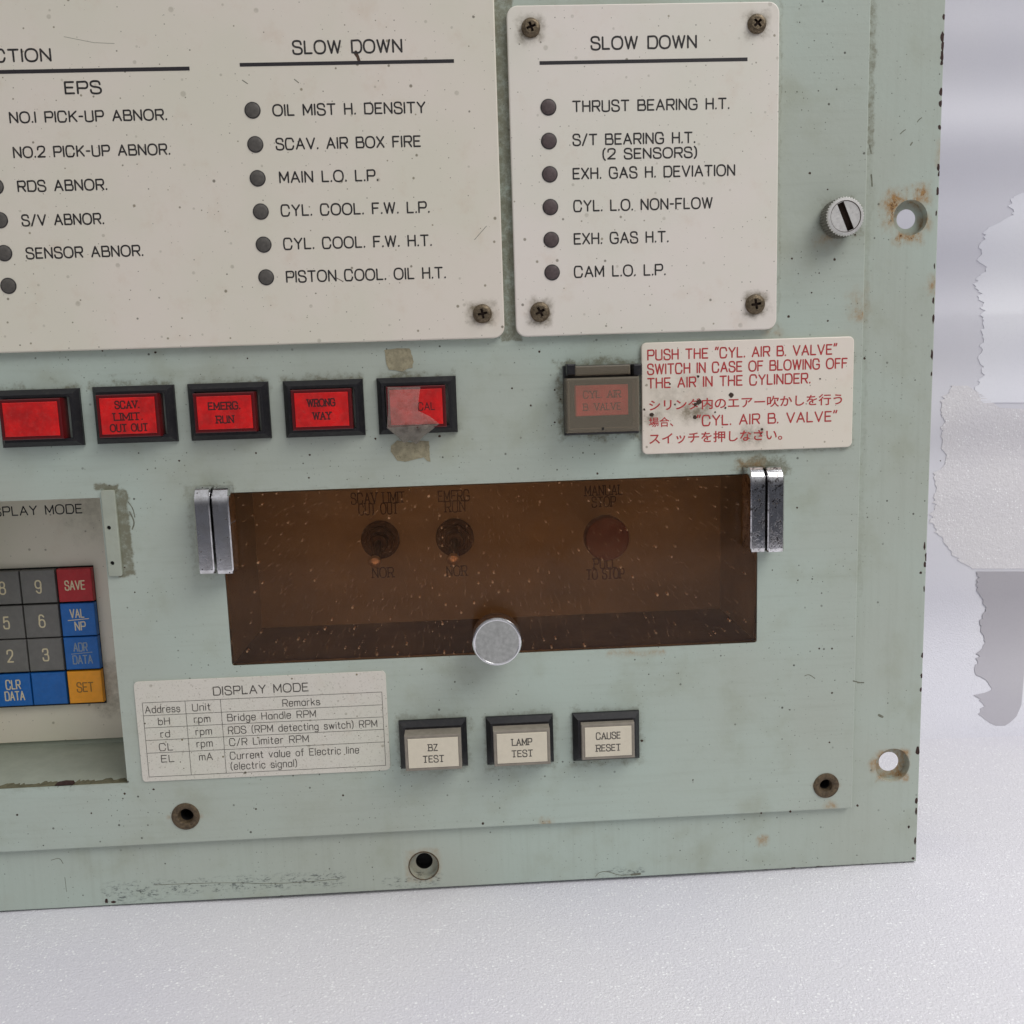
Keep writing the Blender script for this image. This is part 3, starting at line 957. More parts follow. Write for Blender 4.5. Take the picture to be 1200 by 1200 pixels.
for pts, h_ in (([(1055, 157), (1058, 154), (1061, 152)], .13), ([(1075, 143), (1077, 140), (1080, 138)], .13), ([(1067, 170), (1069, 167)], .2), ([(1021, 205), (1022, 218)], .25), ([(1019, 170), (1021, 180)], .18), ([(698, 1027), (702, 1022), (712, 1021), (726, 1026), (740, 1025)], .12),
                ([(740, 1025), (750, 1024)], .35), ([(60, 1008), (70, 1005), (74, 1012)], .1), ([(76, 1028), (78, 1045)], .07), ([(1005, 800), (1012, 800)], .2), ([(1030, 838), (1034, 840)], .4), ([(182, 1037), (260, 1034), (330, 1036), (398, 1030)], .1)):
    q = [P(x, y, FW) for x, y in pts]
    ribbon(mb, chaikin(q, False, 2) if len(q) > 2 else q, False, h_, FW + 0.012, 2)
frame = mb.build('mounting_frame', ROOT, ['frame', 'chip', 'scratch'])

# front panel with its openings
wTL, wBR = P(271.5, 577.5), P(887.3, 752)
wu0 = mean([(263.5, 676), (271.8, 779)], 0, 0)
wu1 = mean([(887.3, 650), (887.3, 751)], 0, 0)
wv1 = mean([(272, 577.8), (550, 567.3), (870, 555)], 1, 0)
wv0 = mean([(272, 781), (555, 768), (887, 752.3)], 1, 0)
ku1 = mean([(117, 600), (151, 917)], 0, 0)
kv1 = mean([(0, 588), (115, 583)], 1, 0)
kv0 = mean([(0, 925.7), (151, 918)], 1, 0)
ins = [(P(968, 920.4), 2.1), (P(217.7, 956.5), 2.5)]
mb = MB()
win_hole = rrect(wu0, wv0, wu1, wv1, 0.8, 4)
key_hole = rect(uL + 12, kv0, ku1, kv1)
mb.prism(rrect(uL, vI, uI, vT, 0.8, 4), FW, 0, 0.3, holes=[win_hole, key_hole] + [circ(*c, r, 32) for c, r in ins])
for (x, y, r) in ((752, 868, 1.6), (402, 932, 1.4), (566, 965, 1.6), (1005, 944, 1.6), (926, 951, 1.6), (892, 953, 1.4), (700, 555, 1.3), (1013, 420, 1.6), (158, 694, 1.0), (146, 665, 1.0), (180, 925, 1.4), (210, 540, 1.2), (300, 531, 1.2), (1102, 540, .8), (440, 514, 1.4),
                  (515, 511, 1.5), (622, 475, 1.2), (600, 455, 1.1), (632, 412, 1.5), (1002, 275, 1.2), (978, 304, 1.7), (949, 203, 1.4), (928, 303, 1.2), (970, 222, 1.0), (951, 343, 1.0), (924, 371, 1.6), (970, 376, 1.2), (960, 320, .9), (650, 457, 1.2), (657, 468, 1), (650, 495, 1.2), (934, 595, 1.3), (935, 680, 1.0),
                  (905, 668, .8), (290, 420, 1.0), (182, 413, 1.4), (120, 411, 1.2), (70, 408, 1), (363, 533, 1.2), (362, 560, 1.1), (230, 870, 0), (146, 930, 1.5), (20, 955, 1.5), (107, 953, 1.1), (300, 948, 1.2), (470, 898, 1.0), (812, 914, 1.0), (972, 870, 1.2), (975, 812, 1.3), (960, 760, 1.2), (975, 760, 1.2)):
    if r > 0:
        c = P(x, y)
        q = [(c[0] + r * .255 * math.cos(a) * R.uniform(.75, 1.25), c[1] + r * .255 * math.sin(a) * R.uniform(.75, 1.2)) for a in [2 * math.pi * k / 9 for k in range(9)]]
        mb.poly([q], 0.012, 1)
def scratch(m, pts, half, w, mi):
    q = [P(x, y, w) for x, y in pts]
    ribbon(m, chaikin(q, False, 2) if len(q) > 2 else q, False, half, w, mi)


for pts, h_ in (([(943, 792), (948, 790), (955, 795)], .12), ([(1000, 798), (1008, 800)], .2),
                ([(152, 600), (158, 612), (155, 620)], .22), ([(150, 588), (156, 596), (158, 606)], .16)):
    scratch(mb, pts, h_, 0.012, 2)
front = mb.build('front_panel', ROOT, ['paint', 'slot', 'scratch'])

# casing behind, with the two recesses
mb = MB()
cw0, cw1 = -62.0, FW - FT - 0.03
co = rect(uL + 4, vI + 1.5, uI - 2, vT - 4)
mb.ring(co, cw0, co, cw1)
mb.poly([list(reversed(co))], cw0)
mb.build('casing', ROOT, ['casing'])


def recess(name, u0, v0, u1, v1, w0, w1, mats, dirt=None):
    m = MB()
    o = rect(u0, v0, u1, v1)
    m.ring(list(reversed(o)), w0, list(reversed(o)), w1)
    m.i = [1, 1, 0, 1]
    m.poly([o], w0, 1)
    if dirt:                                        # grime lying along the front of the lower wall
        n_ = 90
        ua = [u1 - 0.3 - dirt * k / n_ for k in range(n_ + 1)]
        vv = [(x, v0 + 0.06, w1 - 0.3) for x in ua] + [(x, v0 + 0.06, w1 - 2.2 - 2.4 * abs(math.sin(k * 0.21)) * R.random() - R.uniform(0, 1.0)) for k, x in enumerate(ua)]
        m.add(vv, [[k, k + 1, n_ + 2 + k, n_ + 1 + k] for k in range(n_)], 2)
    return m.build(name, ROOT, mats)


WD = -43.0
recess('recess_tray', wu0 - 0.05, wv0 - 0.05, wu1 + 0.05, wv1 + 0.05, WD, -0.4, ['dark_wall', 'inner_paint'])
KD = -34.0
recess('keypad_recess', uL + 11.9, kv0 - 0.05, ku1 + 0.05, kv1 + 0.05, KD - 1, -0.4, ['inner_paint', 'inner_paint', 'grime'], 60)
mb = MB()
a = P(76, 918, -1)
mb.prism([(a[0] - 3, kv0 + .3), (a[0] - 1, kv0 + .1), (a[0] + 2.6, kv0 + .2), (a[0] + 2.4, kv0 + 1.0), (a[0], kv0 + 1.2), (a[0] - 2.4, kv0 + 0.8)], -2.0, -0.5, 0.1)
mb.build('rust_flake', ROOT, ['chip'])

# threaded inserts and the counterbored flange hole with its dark bore
for (c, r), rr in zip(ins, (4.1, 4.3)):
    mb = MB()
    mb.lathe(*c, [(rr, 0.0), (rr, 0.25), (rr - 0.5, 0.5), (r + 0.5, 0.45), (r - .05, 0.1), (r * 0.8, -1.5)], 40)
    mb.f.pop(), mb.i.pop(), mb.s.pop()
    mb.ring(circ(*c, r * .8, 40), -9, circ(*c, r * .8, 40), -1.5, 1)
    mb.poly([circ(*c, r * 0.85, 24)], -8.5, 1)
    mb.build('threaded_insert', ROOT, ['rustring', 'hole'])
mb = MB()
mb.lathe(*hC, [(4.9, FW + .01), (4.85, FW + .12), (4.5, FW + .1)][::1], 40)
mb.poly([circ(*hC, 4.9, 32)], FW - FT - 3, 1)
mb.ring(circ(*hC, 3.0, 32), FW - FT - 3, circ(*hC, 3.0, 32), FW - FT - .05, 1)
# keep only the rim ring open: drop the lathe's end cap
mb.f = [f for f in mb.f if not (len(f) == 40)]
mb.i, mb.s = mb.i[:len(mb.f)], mb.s[:len(mb.f)]
mb.i = [0] * 80 + [1] * (len(mb.f) - 80)
mb.build('flange_hole_rim', ROOT, ['rustring', 'hole'])

# legend plates
PW = 2.0


def phillips(parent, u, v, w, r, ang):
    m = MB()
    a, b = r * 0.50, r * 0.13
    cross = [(a, -b), (a, b), (b, b), (b, a), (-b, a), (-b, b), (-a, b), (-a, -b), (-b, -b), (-b, -a), (b, -a), (b, -b)]
    ca, sa = math.cos(ang), math.sin(ang)
    cross = [(u + x * ca - y * sa, v + x * sa + y * ca) for x, y in cross]
    top = circ(u, v, r * 0.62, 36)
    m.poly([top, list(cross)], w + 1.25)
    m.ring(list(reversed(cross)), w + 0.3, list(reversed(cross)), w + 1.25, 1)
    m.poly([cross], w + 0.3, 1)
    for r0, w0, r1, w1 in ((r * 1.0, 0, r * 1.0, 0.35), (r, 0.35, r * .93, 0.75), (r * .93, .75, r * .8, 1.08), (r * .8, 1.08, r * .62, 1.25)):
        m.ring(circ(u, v, r0, 36), w + w0, circ(u, v, r1, 36), w + w1, 0, True)
    return m.build('screw', parent, ['screw', 'slot'])


def lamp_at(parent, px, py, mat):
    m = MB()
    u, v = P(px, py, PW)
    k = 9.7 * pxmm(px, py, PW) / 2.62
    m.lathe(u, v, [(2.62 * k, PW - 0.1), (2.62 * k, PW + 0.12), (2.4 * k, PW + 0.2)], 32, 1)
    m.lathe(u, v, [(2.36 * k, PW + 0.1), (2.28 * k, PW + 0.22), (1.9 * k, PW + 0.34), (1.2 * k, PW + 0.42), (0.4 * k, PW + 0.45)], 32, 0)
    return m.build('indicator_lamp', parent, [mat, 'ink'])


pu1 = mean([(580, 0), (585, 200), (590.5, 380)], 0, PW)
pv0 = mean([(0, 413), (300, 405), (580, 396.3)], 1, PW)
mb = MB()
mb.prism(rrect(uL + 8, pv0, pu1, vT - 6, 3.2), 0.02, PW, 0.35)
for pts, h_, mi_ in (([(417, 61), (419, 66), (421, 72)], .42, 1), ([(419, 67), (416, 63)], .3, 1), ([(570, 265), (556, 281)], .07, 2), ([(75, 43), (110, 50), (134, 51)], .05, 2), ([(284, 94), (290, 98)], .12, 2), ([(345, 93), (350, 97)], .12, 2), ([(402, 330), (395, 326)], .1, 1)):
    q = [P(x, y, PW) for x, y in pts]
    ribbon(mb, q, False, h_, PW + 0.012, mi_)
plateA = mb.build('legend_plate', ROOT, ['plate', 'drip', 'scratch'], 'wide aged white legend plate with two columns of dark lamps')
lw = PW + 0.03
for t, x0, y0, x1, y1, cp in (
        ('CTION', -6, 72.4, 59.5, 70.7, 13.5), ('EPS', 77, 109.5, 118, 108.7, 13.2), ('NO.1 PICK-UP ABNOR.', 12.3, 144.3, 195, 139.3, 11.6), ('NO.2 PICK-UP ABNOR.', 16.7, 185, 198.7, 180, 11.6),
        ('RDS ABNOR.', 21.7, 224.3, 125, 221.7, 11.6), ('S/V ABNOR.', 26.7, 264.3, 121.3, 261.7, 11.6), ('SENSOR ABNOR.', 31.7, 302.7, 167.3, 299.3, 11.6),
        ('SLOW DOWN', 344, 63.3, 470.7, 60, 14), ('OIL MIST H. DENSITY', 320.7, 135, 498, 132, 12), ('SCAV. AIR BOX FIRE', 324.3, 175, 492.3, 171.3, 12), ('MAIN L.O. L.P.', 328.3, 213.7, 442.7, 211.3, 12),
        ('CYL. COOL. F.W. L.P.', 330.3, 252.3, 502.7, 249, 12), ('CYL. COOL. F.W. H.T.', 333.3, 291.3, 505.3, 288, 12), ('PISTON COOL. OIL H.T.', 336.3, 330, 521.7, 325.7, 12)):
    letter_line(plateA, t, x0, y0, x1, y1, cp, 0.26 if cp > 13 else 0.225, lw)
rule_line(plateA, -60, 87, 222, 78.7, 1.0, lw)
rule_line(plateA, 281, 76.7, 532, 70.7, 0.95, lw)
c0 = P(296, 129.3, PW)
first = lamp_at(plateA, 302, 209, 'lamp')
c0 = P(302, 209, PW)
for (x, y) in ((296, 129.3), (299.3, 169.3), (305.7, 248), (309, 286.7), (312, 325), (-5, 218.7), (0, 258), (5, 296.7), (10, 335)):
    c = P(x, y, PW)
    copy_to(first, plateA, (c[0] - c0[0], c[1] - c0[1], 0))
phillips(plateA, *P(565.3, 367.7, PW), PW, 11.3 * pxmm(565, 367, PW), 0.2)

qu0 = mean([(593, 12), (599, 200), (605.5, 385)], 0, PW)
qu1 = mean([(913, 12), (911, 375)], 0, PW)
qv0 = mean([(612, 396.5), (905, 384)], 1, PW)
qv1 = mean([(600, 7), (905, 0.5)], 1, PW)
mb = MB()
mb.prism(rrect(qu0, qv0, qu1, qv1, 3.0), 0.02, PW, 0.35)
plateB = mb.build('legend_plate', ROOT, ['plate2'], 'narrow white legend plate with four corner screws and six dark lamps')
for t, x0, y0, x1, y1, cp in (
        ('SLOW DOWN', 693.3, 57.7, 815.7, 55.3, 13.6), ('THRUST BEARING H.T.', 671.7, 130.3, 854, 127.3, 11.8), ('S/T BEARING H.T.', 672, 169.7, 814, 167, 11.8), ('(2 SENSORS)', 706.7, 186, 816.3, 184, 11.0),
        ('EXH. GAS H. DEVIATION', 672, 209.3, 860.7, 205.3, 11.8), ('CYL. L.O. NON-FLOW', 673, 247, 834.3, 244, 11.8), ('EXH. GAS H.T.', 673.3, 285.7, 782.7, 283.3, 11.8), ('CAM L.O. L.P.', 673.7, 324.3, 779.3, 322, 11.8)):
    letter_line(plateB, t, x0, y0, x1, y1, cp, 0.26 if cp > 13 else 0.225, lw)
rule_line(plateB, 632.3, 74, 876, 69.3, 0.95, lw)
c0 = P(642.7, 125.7, PW)
first = lamp_at(plateB, 644.3, 204.3, 'lamp_warm')
c0 = P(644.3, 204.3, PW)
for (x, y) in ((642.7, 125.7), (643.3, 165.3), (645, 242.7), (646, 281), (647, 319.3)):
    c = P(x, y, PW)
    copy_to(first, plateB, (c[0] - c0[0], c[1] - c0[1], 0))
for (x, y, an) in ((622, 32.7, 0.35), (886.7, 28.3, 0.75), (632.7, 365.7, 0.5), (884.7, 356.7, 0.15)):
    phillips(plateB, *P(x, y, PW), PW, 11.8 * pxmm(x, y, PW), an)

# red warning plate
WW = 1.2
mb = MB()
a0, a1 = mean([(751, 407), (753.5, 528)], 0, WW), mean([(1001, 398), (999, 518)], 0, WW)
b0, b1 = mean([(760, 533), (995, 523.3)], 1, WW), mean([(757, 402.8), (997, 392.9)], 1, WW)
mb.prism(rrect(a0, b0, a1, b1, 1.6), 0.02, WW, 0.25)
for (x, y, r) in ((818, 441, 1.6), (819, 471, 3.4), (815, 474, 2.2), (857, 463, 2.8), (764, 486, 2.6), (814, 489, 2.4), (850, 478, 1.3), (755, 480, 1.4), (893, 503, 1.6), (791, 474, 1.2), (838, 483, 1.2), (892, 508, 1), (961, 444, 1), (785, 450, 1.2)):
    c = P(x, y, WW)
    q = [(c[0] + r * .255 * math.cos(t) * R.uniform(.7, 1.25), c[1] + r * .255 * math.sin(t) * R.uniform(.7, 1.2)) for t in [2 * math.pi * k / 10 for k in range(10)]]
    mb.poly([q], WW + 0.06, 1)
warn = mb.build('warning_plate', ROOT, ['warning', 'slot'])
lw = WW + 0.03
for t, x0, y0, x1, y1 in (('PUSH THE "CYL. AIR B. VALVE"', 759.3, 421, 980, 415.3), ('SWITCH IN CASE OF BLOWING OFF', 759.3, 438.3, 992.3, 431), ('THE AIR IN THE CYLINDER.', 759.3, 454, 949, 449.3)):
    letter_line(warn, t, x0, y0, x1, y1, 11.0, 0.215, lw, 'red_ink')


def cjk_line(parent, text, x0, y0, x1, y1, w, mat):
    cu = bpy.data.curves.new('lettering', 'FONT')
    cu.body = text
    cu.size = 1.0
    cu.offset = 0.014
    tmp = bpy.data.objects.new('lettering', cu)
    COL.objects.link(tmp)
    dg = bpy.context.evaluated_depsgraph_get()
    me = bpy.data.meshes.new_from_object(tmp.evaluated_get(dg))
    bpy.data.objects.remove(tmp)
    xa, xb = min(v.co.x for v in me.vertices), max(v.co.x for v in me.vertices)
    ya, yb = min(v.co.y for v in me.vertices), max(v.co.y for v in me.vertices)
    a, b = P(x0, y0, w), P(x1, y1, w)
    k = (b[0] - a[0]) / (xb - xa)
    vb = (a[1] + b[1]) / 2
    m = MB()
    m.add([(a[0] + (v.co.x - xa) * k, vb + (v.co.y - ya) * min(k, 3.35 / (yb - ya)), w) for v in me.vertices], [list(p.vertices) for p in me.polygons])
    bpy.data.meshes.remove(me)
    return m.build('lettering', parent, [mat])


cjk_line(warn, 'シリンダ内のエアー吹かしを行う', 760.7, 481.5, 986.7, 474.5, lw, 'red_ink')
cjk_line(warn, '場合、', 760.5, 501, 789, 500, lw, 'red_ink')
letter_line(warn, '"CYL. AIR B. VALVE"', 817, 498.5, 980, 493.3, 11.0, 0.215, lw, 'red_ink')
cjk_line(warn, 'スイッチを押しなさい。', 760.7, 520.5, 916.7, 516, lw, 'red_ink')

# display mode label
TW = 0.35
mb = MB()
a0, a1 = mean([(157.6, 803), (166, 912)], 0, TW), mean([(451, 790), (458, 898)], 0, TW)
b0, b1 = mean([(170, 917), (455, 902)], 1, TW), mean([(162, 799.3), (448, 786)], 1, TW)
ol = rrect(a0, b0, a1, b1, 1.3)
ol = [(x + R.uniform(-.08, .08), y + R.uniform(-.08, .08)) for x, y in ol]
mb.prism(ol, 0.02, TW, 0.08)
lab = mb.build('mode_label', ROOT, ['label'])
lw = TW + 0.03
t0, t1 = mean([(166, 823.8), (175.4, 910.8)], 0, lw), mean([(446.9, 811), (452.6, 896.7)], 0, lw)
s0, s1 = mean([(175.4, 910.8), (452.6, 896.7)], 1, lw), mean([(166, 823.8), (446.9, 811)], 1, lw)
mb = MB()
hl = 0.07
for k, fr in enumerate((0, .172, .336, .505, .677, 1)):
    v = s1 + (s0 - s1) * fr
    mb.add([(t0, v - hl, lw), (t1, v - hl, lw), (t1, v + hl, lw), (t0, v + hl, lw)], [[0, 1, 2, 3]])
for fr in (0, .177, .324, 1):
    u = t0 + (t1 - t0) * fr
    mb.add([(u - hl, s0, lw + .01), (u + hl, s0, lw + .01), (u + hl, s1, lw + .01), (u - hl, s1, lw + .01)], [[0, 1, 2, 3]])
mb.build('table_grid', lab, ['ink_soft'])
letter_line(lab, 'DISPLAY MODE', 250.5, 814.5, 361, 809.7, 9.2, 0.165, lw, 'ink_soft')
for t, x0, y0, x1, y1 in (
        ('Address', 170.6, 835.7, 210.8, 833.8), ('Unit', 225.9, 833, 246.5, 832), ('Remarks', 331.6, 827.8, 374.6, 826), ('bH', 186, 849.3, 199, 848.8), ('rpm', 227.8, 846.5, 246.3, 846), ('Bridge Handle RPM', 267, 844.8, 370, 840.3),
        ('rd', 188.7, 864, 199, 863.5), ('rpm', 229.8, 861, 248.2, 860.7), ('RDS (RPM detecting switch) RPM', 268, 859.8, 441.8, 851.6), ('CL', 187.3, 879.7, 202.3, 878.8), ('rpm', 231, 875.4, 249, 874.6), ('C/R Limiter RPM', 269.5, 874, 361.6, 869),
        ('EL', 189.6, 893.3, 204, 892.4), ('mA', 234, 891, 249, 890), ('Current value of Electric line', 270.3, 889.9, 420.5, 882), ('(electric signal)', 271, 901.8, 348, 898)):
    letter_line(lab, t, x0, y0, x1, y1, 7.8, 0.125, lw, 'ink_soft')


# push buttons
def push_button(cx, cy, face, lines, colour, label, capw=6.0, bw=23.0, bh=16.4):
    """cx, cy: middle of the bezel; face: corners of the printed face in the photograph."""
    u, v = P(cx, cy, 1.0)
    root = empty('push_button', ROOT, u, v, 0, label)
    m = MB()
    o = rect(u - bw / 2, v - bh / 2, u + bw / 2, v + bh / 2)
    rim = 2.3
    i = rect(u - bw / 2 + rim, v - bh / 2 + rim, u + bw / 2 - rim, v + bh / 2 - rim)
    m.ring(o, 0.02, inset(o, 0.05), 1.0)
    m.ring(inset(o, 0.05), 1.0, inset(o, 1.5), 2.7)
    m.ring(inset(o, 1.5), 2.7, i, 2.7)
    m.ring(i, 2.7, i, -2.0)
    m.build('bezel', root, ['bezel'])
    u0, u1, v0, v1 = face
    uc, vc, hu, hv = (u0 + u1) / 2, (v0 + v1) / 2, (u1 - u0) / 2, (v1 - v0) / 2
    e = 0.85
    m = MB()
    base = rect(uc - hu - e, vc - hv - e, uc + hu + e, vc + hv + e)
    m.prism(base, -1.5, capw - 0.15, 0.25, mi=1, holes=[list(rect(uc - hu, vc - hv, uc + hu, vc + hv))])
    m.prism(rect(uc - hu + 0.08, vc - hv + 0.08, uc + hu - 0.08, vc + hv - 0.08), capw - 0.8, capw, 0.15, mi=0)
    m.build('cap', root, [colour + '_cap', colour + '_rim'])
    for t, rel, wd in lines:
        vv = vc + rel * hv * 2
        cap = 1.9 if colour == 'red' else 1.95
        m = MB()
        text_into(m, t, uc - wd * hu, uc + wd * hu, vv - cap / 2, cap, 0.18 if colour == 'red' else 0.15, capw + 0.03, 0, True)
        m.build('lettering', root, ['dark_red_ink' if colour == 'red' else 'ink_soft'])
    return root, (uc, vc, hu, hv)


def face_of(q, w):
    return (mean([q[0], q[3]], 0, w), mean([q[1], q[2]], 0, w), mean([q[2], q[3]], 1, w), mean([q[0], q[1]], 1, w))


def zc(pts, k, ox, oy):
    return [(x / k + ox, y / k + oy) for x, y in pts]


for (cx, cy), q, lines, label in (
        ((47.8, 490), zc([(10, 322), (240, 320), (245, 462), (15, 468)], 3.529, 0, 380), [], 'red push button with blank worn cap, leftmost of the row'),
        ((158.6, 485.7), zc([(410, 308), (638, 295), (650, 448), (418, 462)], 3.529, 0, 380), [('SCAV.', .3, .42), ('LIMIT.', -.02, .5), ('OUT OUT', -.32, .66)], 'red push button engraved SCAV. LIMIT. OUT OUT'),
        ((269, 482), zc([(808, 298), (1038, 292), (1048, 430), (820, 440)], 3.529, 0, 380), [('EMERG.', .2, .56), ('RUN', -.2, .3)], 'red push button engraved EMERG. RUN'),
        ((380, 478.6), zc([(88, 302), (328, 295), (337, 447), (100, 455)], 3.75, 320, 380), [('WRONG', .2, .5), ('WAY', -.18, .32)], 'red push button engraved WRONG WAY')):
    push_button(cx, cy, face_of(q, 5.0), lines, 'red', label, 5.0)
q = zc([(510, 285), (742, 283), (750, 435), (515, 450)], 3.75, 320, 380)
b5, f5 = push_button(489, 475, face_of(q, 5.0), [], 'red', 'red push button half covered by torn cloudy tape, lettering CAL showing', 5.0)
m = MB()
text_into(m, 'CAL', f5[0] + 0.08 * f5[2], f5[0] + 0.68 * f5[2], f5[1] - 0.9, 2.0, 0.13, 5.03)
m.build('lettering', b5, ['dark_red_ink'])
for (cx, cy), q, lines, w, label in (
        ((508, 871.5), zc([(130, 232), (342, 225), (346, 348), (137, 356)], 3.529, 440, 800), [('BZ', .18, .17), ('TEST', -.2, .4)], 8.0, 'cream push button engraved BZ TEST'),
        ((609.4, 867), zc([(498, 212), (710, 203), (713, 325), (504, 340)], 3.529, 440, 800), [('LAMP', .2, .38), ('TEST', -.18, .4)], 7.0, 'cream push button engraved LAMP TEST'),
        ((710.4, 862.6), zc([(862, 185), (1060, 178), (1062, 300), (868, 312)], 3.529, 440, 800), [('CAUSE', .2, .5), ('RESET', -.2, .5)], 5.0, 'cream push button engraved CAUSE RESET, pressed lower than its neighbours')):
    push_button(cx, cy, face_of(q, w), lines, 'white', label, w, 20.8, 15.4)

# torn tape over the last red button
TP = 5.35
mb = MB()
q = [P(x, y, TP) for x, y in zc([(500, 455), (730, 437), (690, 405), (637, 380), (640, 330), (648, 274), (580, 277), (503, 276), (506, 380)], 3.75, 320, 380)]
if sum(q[k - 1][0] * q[k][1] - q[k][0] * q[k - 1][1] for k in range(len(q))) < 0:
    q.reverse()
mb.poly([q], TP)
mb.build('torn_tape', ROOT, ['film'], 'cloudy torn tape film over the half covered red button')
mb = MB()
gx, gy = 10, 5
vs = []
for j in range(gy + 1):
    t = j / gy
    for i in range(gx + 1):
        s = i / gx
        xa = (500 + 230 * s) * (1 - t) + (560 + 100 * s) * t
        ya = (455 - 17 * s) * (1 - t) + (505 + 18 * math.sin(s * 3.0) - 4 * s + 9 * math.sin(s * 11)) * t
        w = 5.5 * (1 - t) ** 0.7 + 0.6 + R.uniform(-0.7, 0.7) + 0.7 * math.sin(s * 17 + t * 5)
        a = P(xa / 3.75 + 320, ya / 3.75 + 380, w)
        vs.append((a[0], a[1], w))
mb.add(vs, [[j * (gx + 1) + i, (j + 1) * (gx + 1) + i, (j + 1) * (gx + 1) + i + 1, j * (gx + 1) + i + 1] for j in range(gy) for i in range(gx)], 0, False)
mb.build('crumpled_tape', ROOT, ['crumple'], 'crumpled lower flap of the torn tape', sharp=60)
for q in ([(490, 112), (545, 106), (600, 106), (608, 130), (617, 165), (612, 190), (590, 195), (572, 208), (540, 204), (508, 200), (500, 175), (496, 150)],
          [(545, 512), (600, 520), (640, 512), (685, 514), (688, 560), (690, 606), (678, 600), (664, 585), (620, 596), (580, 605), (545, 600), (533, 580), (516, 560), (518, 535)]):
    q = jag(zc(q, 3.75, 320, 380), 0.5, 3)
    q = [P(x, y, 0.1) for x, y in q]
    if sum(q[k - 1][0] * q[k][1] - q[k][0] * q[k - 1][1] for k in range(len(q))) < 0:
        q.reverse()
    mb = MB()
    mb.poly([q], 0.12)
    mb.ring(q, 0.01, q, 0.12)
    mb.build('glue_residue', ROOT, ['tape_old'])

# guarded button
GW = 9.0
u, v = P(706, 468, 1)
gb = empty('guarded_button', ROOT, u, v, 0, 'red push button under a dusty smoke-grey hinged guard beside the warning plate')
ga = pxbox(661, 426, 749, 510, 0)
mb = MB()
o = rect(ga[0] - ga[2], ga[1] - ga[3], ga[0] + ga[2] - 0.6, ga[1] + ga[3])
mb.prism(o, 0.02, 2.2, 0.5)
for (x0, x1) in ((663, 673), (740, 750)):
    c = pxbox(x0, 426.5, x1, 440, 3)
    mb.prism(rect(c[0] - c[2], c[1] - c[3], c[0] + c[2], c[1] + c[3]), 1.0, 6.5, 0.4)
mb.build('bezel', gb, ['bezel'])
fa = pxbox(675, 450, 736, 488, 5)
mb = MB()
mb.prism(rect(fa[0] - fa[2], fa[1] - fa[3], fa[0] + fa[2], fa[1] + fa[3]), 1.5, 5.0, 0.3)
mb.build('cap', gb, ['pink_cap'])
mb = MB()
text_into(mb, 'CYL. AIR', fa[0] - fa[2] * .7, fa[0] + fa[2] * .7, fa[1] + 0.8, 1.9, 0.13, 5.03, 0, True)
text_into(mb, 'B. VALVE', fa[0] - fa[2] * .7, fa[0] + fa[2] * .7, fa[1] - 2.8, 1.9, 0.13, 5.03, 0, True)
mb.build('lettering', gb, ['red_rim'])
mb = MB()
ca, cb = pxbox(664.5, 441, 749, 508, GW), pxbox(674, 427, 739, 441, 7)
o = rect(ca[0] - ca[2], ca[1] - ca[3], ca[0] + ca[2], ca[1] + ca[3])
mb.prism(o, 2.3, GW, 0.5, smooth=False)
ii = inset(o, 1.0)
mb.ring(list(reversed(ii)), 2.3, list(reversed(ii)), GW - 1.0)
mb.prism(rect(cb[0] - cb[2], cb[1] - cb[3] + .1, cb[0] + cb[2], cb[1] + cb[3]), 2.3, 6.6, 0.4)
dp = P(706.5, 502.5, GW)
mb.poly([circ(*dp, 0.42, 14)], GW + 0.02, 1)
mb.build('guard_cover', gb, ['smoke', 'hole'])

# window cover, its two hinges and its knob
cover = None
mb = MB()
o = rect(wu0 + 0.12, wv0 + 0.12, wu1 - 0.12, wv1 - 0.45)
mb.prism(o, -2.3, -0.25, 0.15, back=True)
cover = mb.build('window_cover', ROOT, ['acrylic'], 'brown tinted dusty acrylic window')


def hinge_leaf(m, x0, x1, ytop, ybot, h, mi=0):
    a, b = P(x0, ytop, h * .5), P(x1, ytop, h * .5)
    c = P((x0 + x1) / 2, ybot, h)
    u0, u1 = a[0], b[0]
    v1 = a[1]
    v0 = c[1]
    pr = [(v0, 0.05), (v0, h - 0.5), (v0 + 0.12, h - .12), (v0 + 0.5, h)]
    r = 5.0
    pr.append((v0 + 1.2, h))
    pr.append((v1 - r - 0.9, h))
    pr.append((v1 - r, h))
    for k in range(1, 13):
        t = math.radians(90 * k / 12)
        pr.append((v1 - r + r * math.sin(t), h - 3.6 + 3.6 * math.cos(t) if True else 0))
    pr.append((v1, 0.05))
    n_ = len(pr)
    b_ = 0.35
    vs = []
    for uu, ins_ in ((u0, b_), (u0 + b_, 0), (u1 - b_, 0), (u1, b_)):
        vc_, hc_ = (v0 + v1) / 2, 0
        for v_, w_ in pr:
            vs.append((uu, v_ + (ins_ if v_ < vc_ - 8 else (-ins_ if v_ > v1 - r * .4 else 0)), max(0.05, w_ - ins_)))
    fs = []
    for s in range(3):
        for k in range(n_ - 1):
            fs.append([s * n_ + k, (s + 1) * n_ + k, (s + 1) * n_ + k + 1, s * n_ + k + 1])
    fs.append(list(range(n_)))
    fs.append([3 * n_ + k for k in range(n_)][::-1])
    m.add(vs, fs, mi, True)


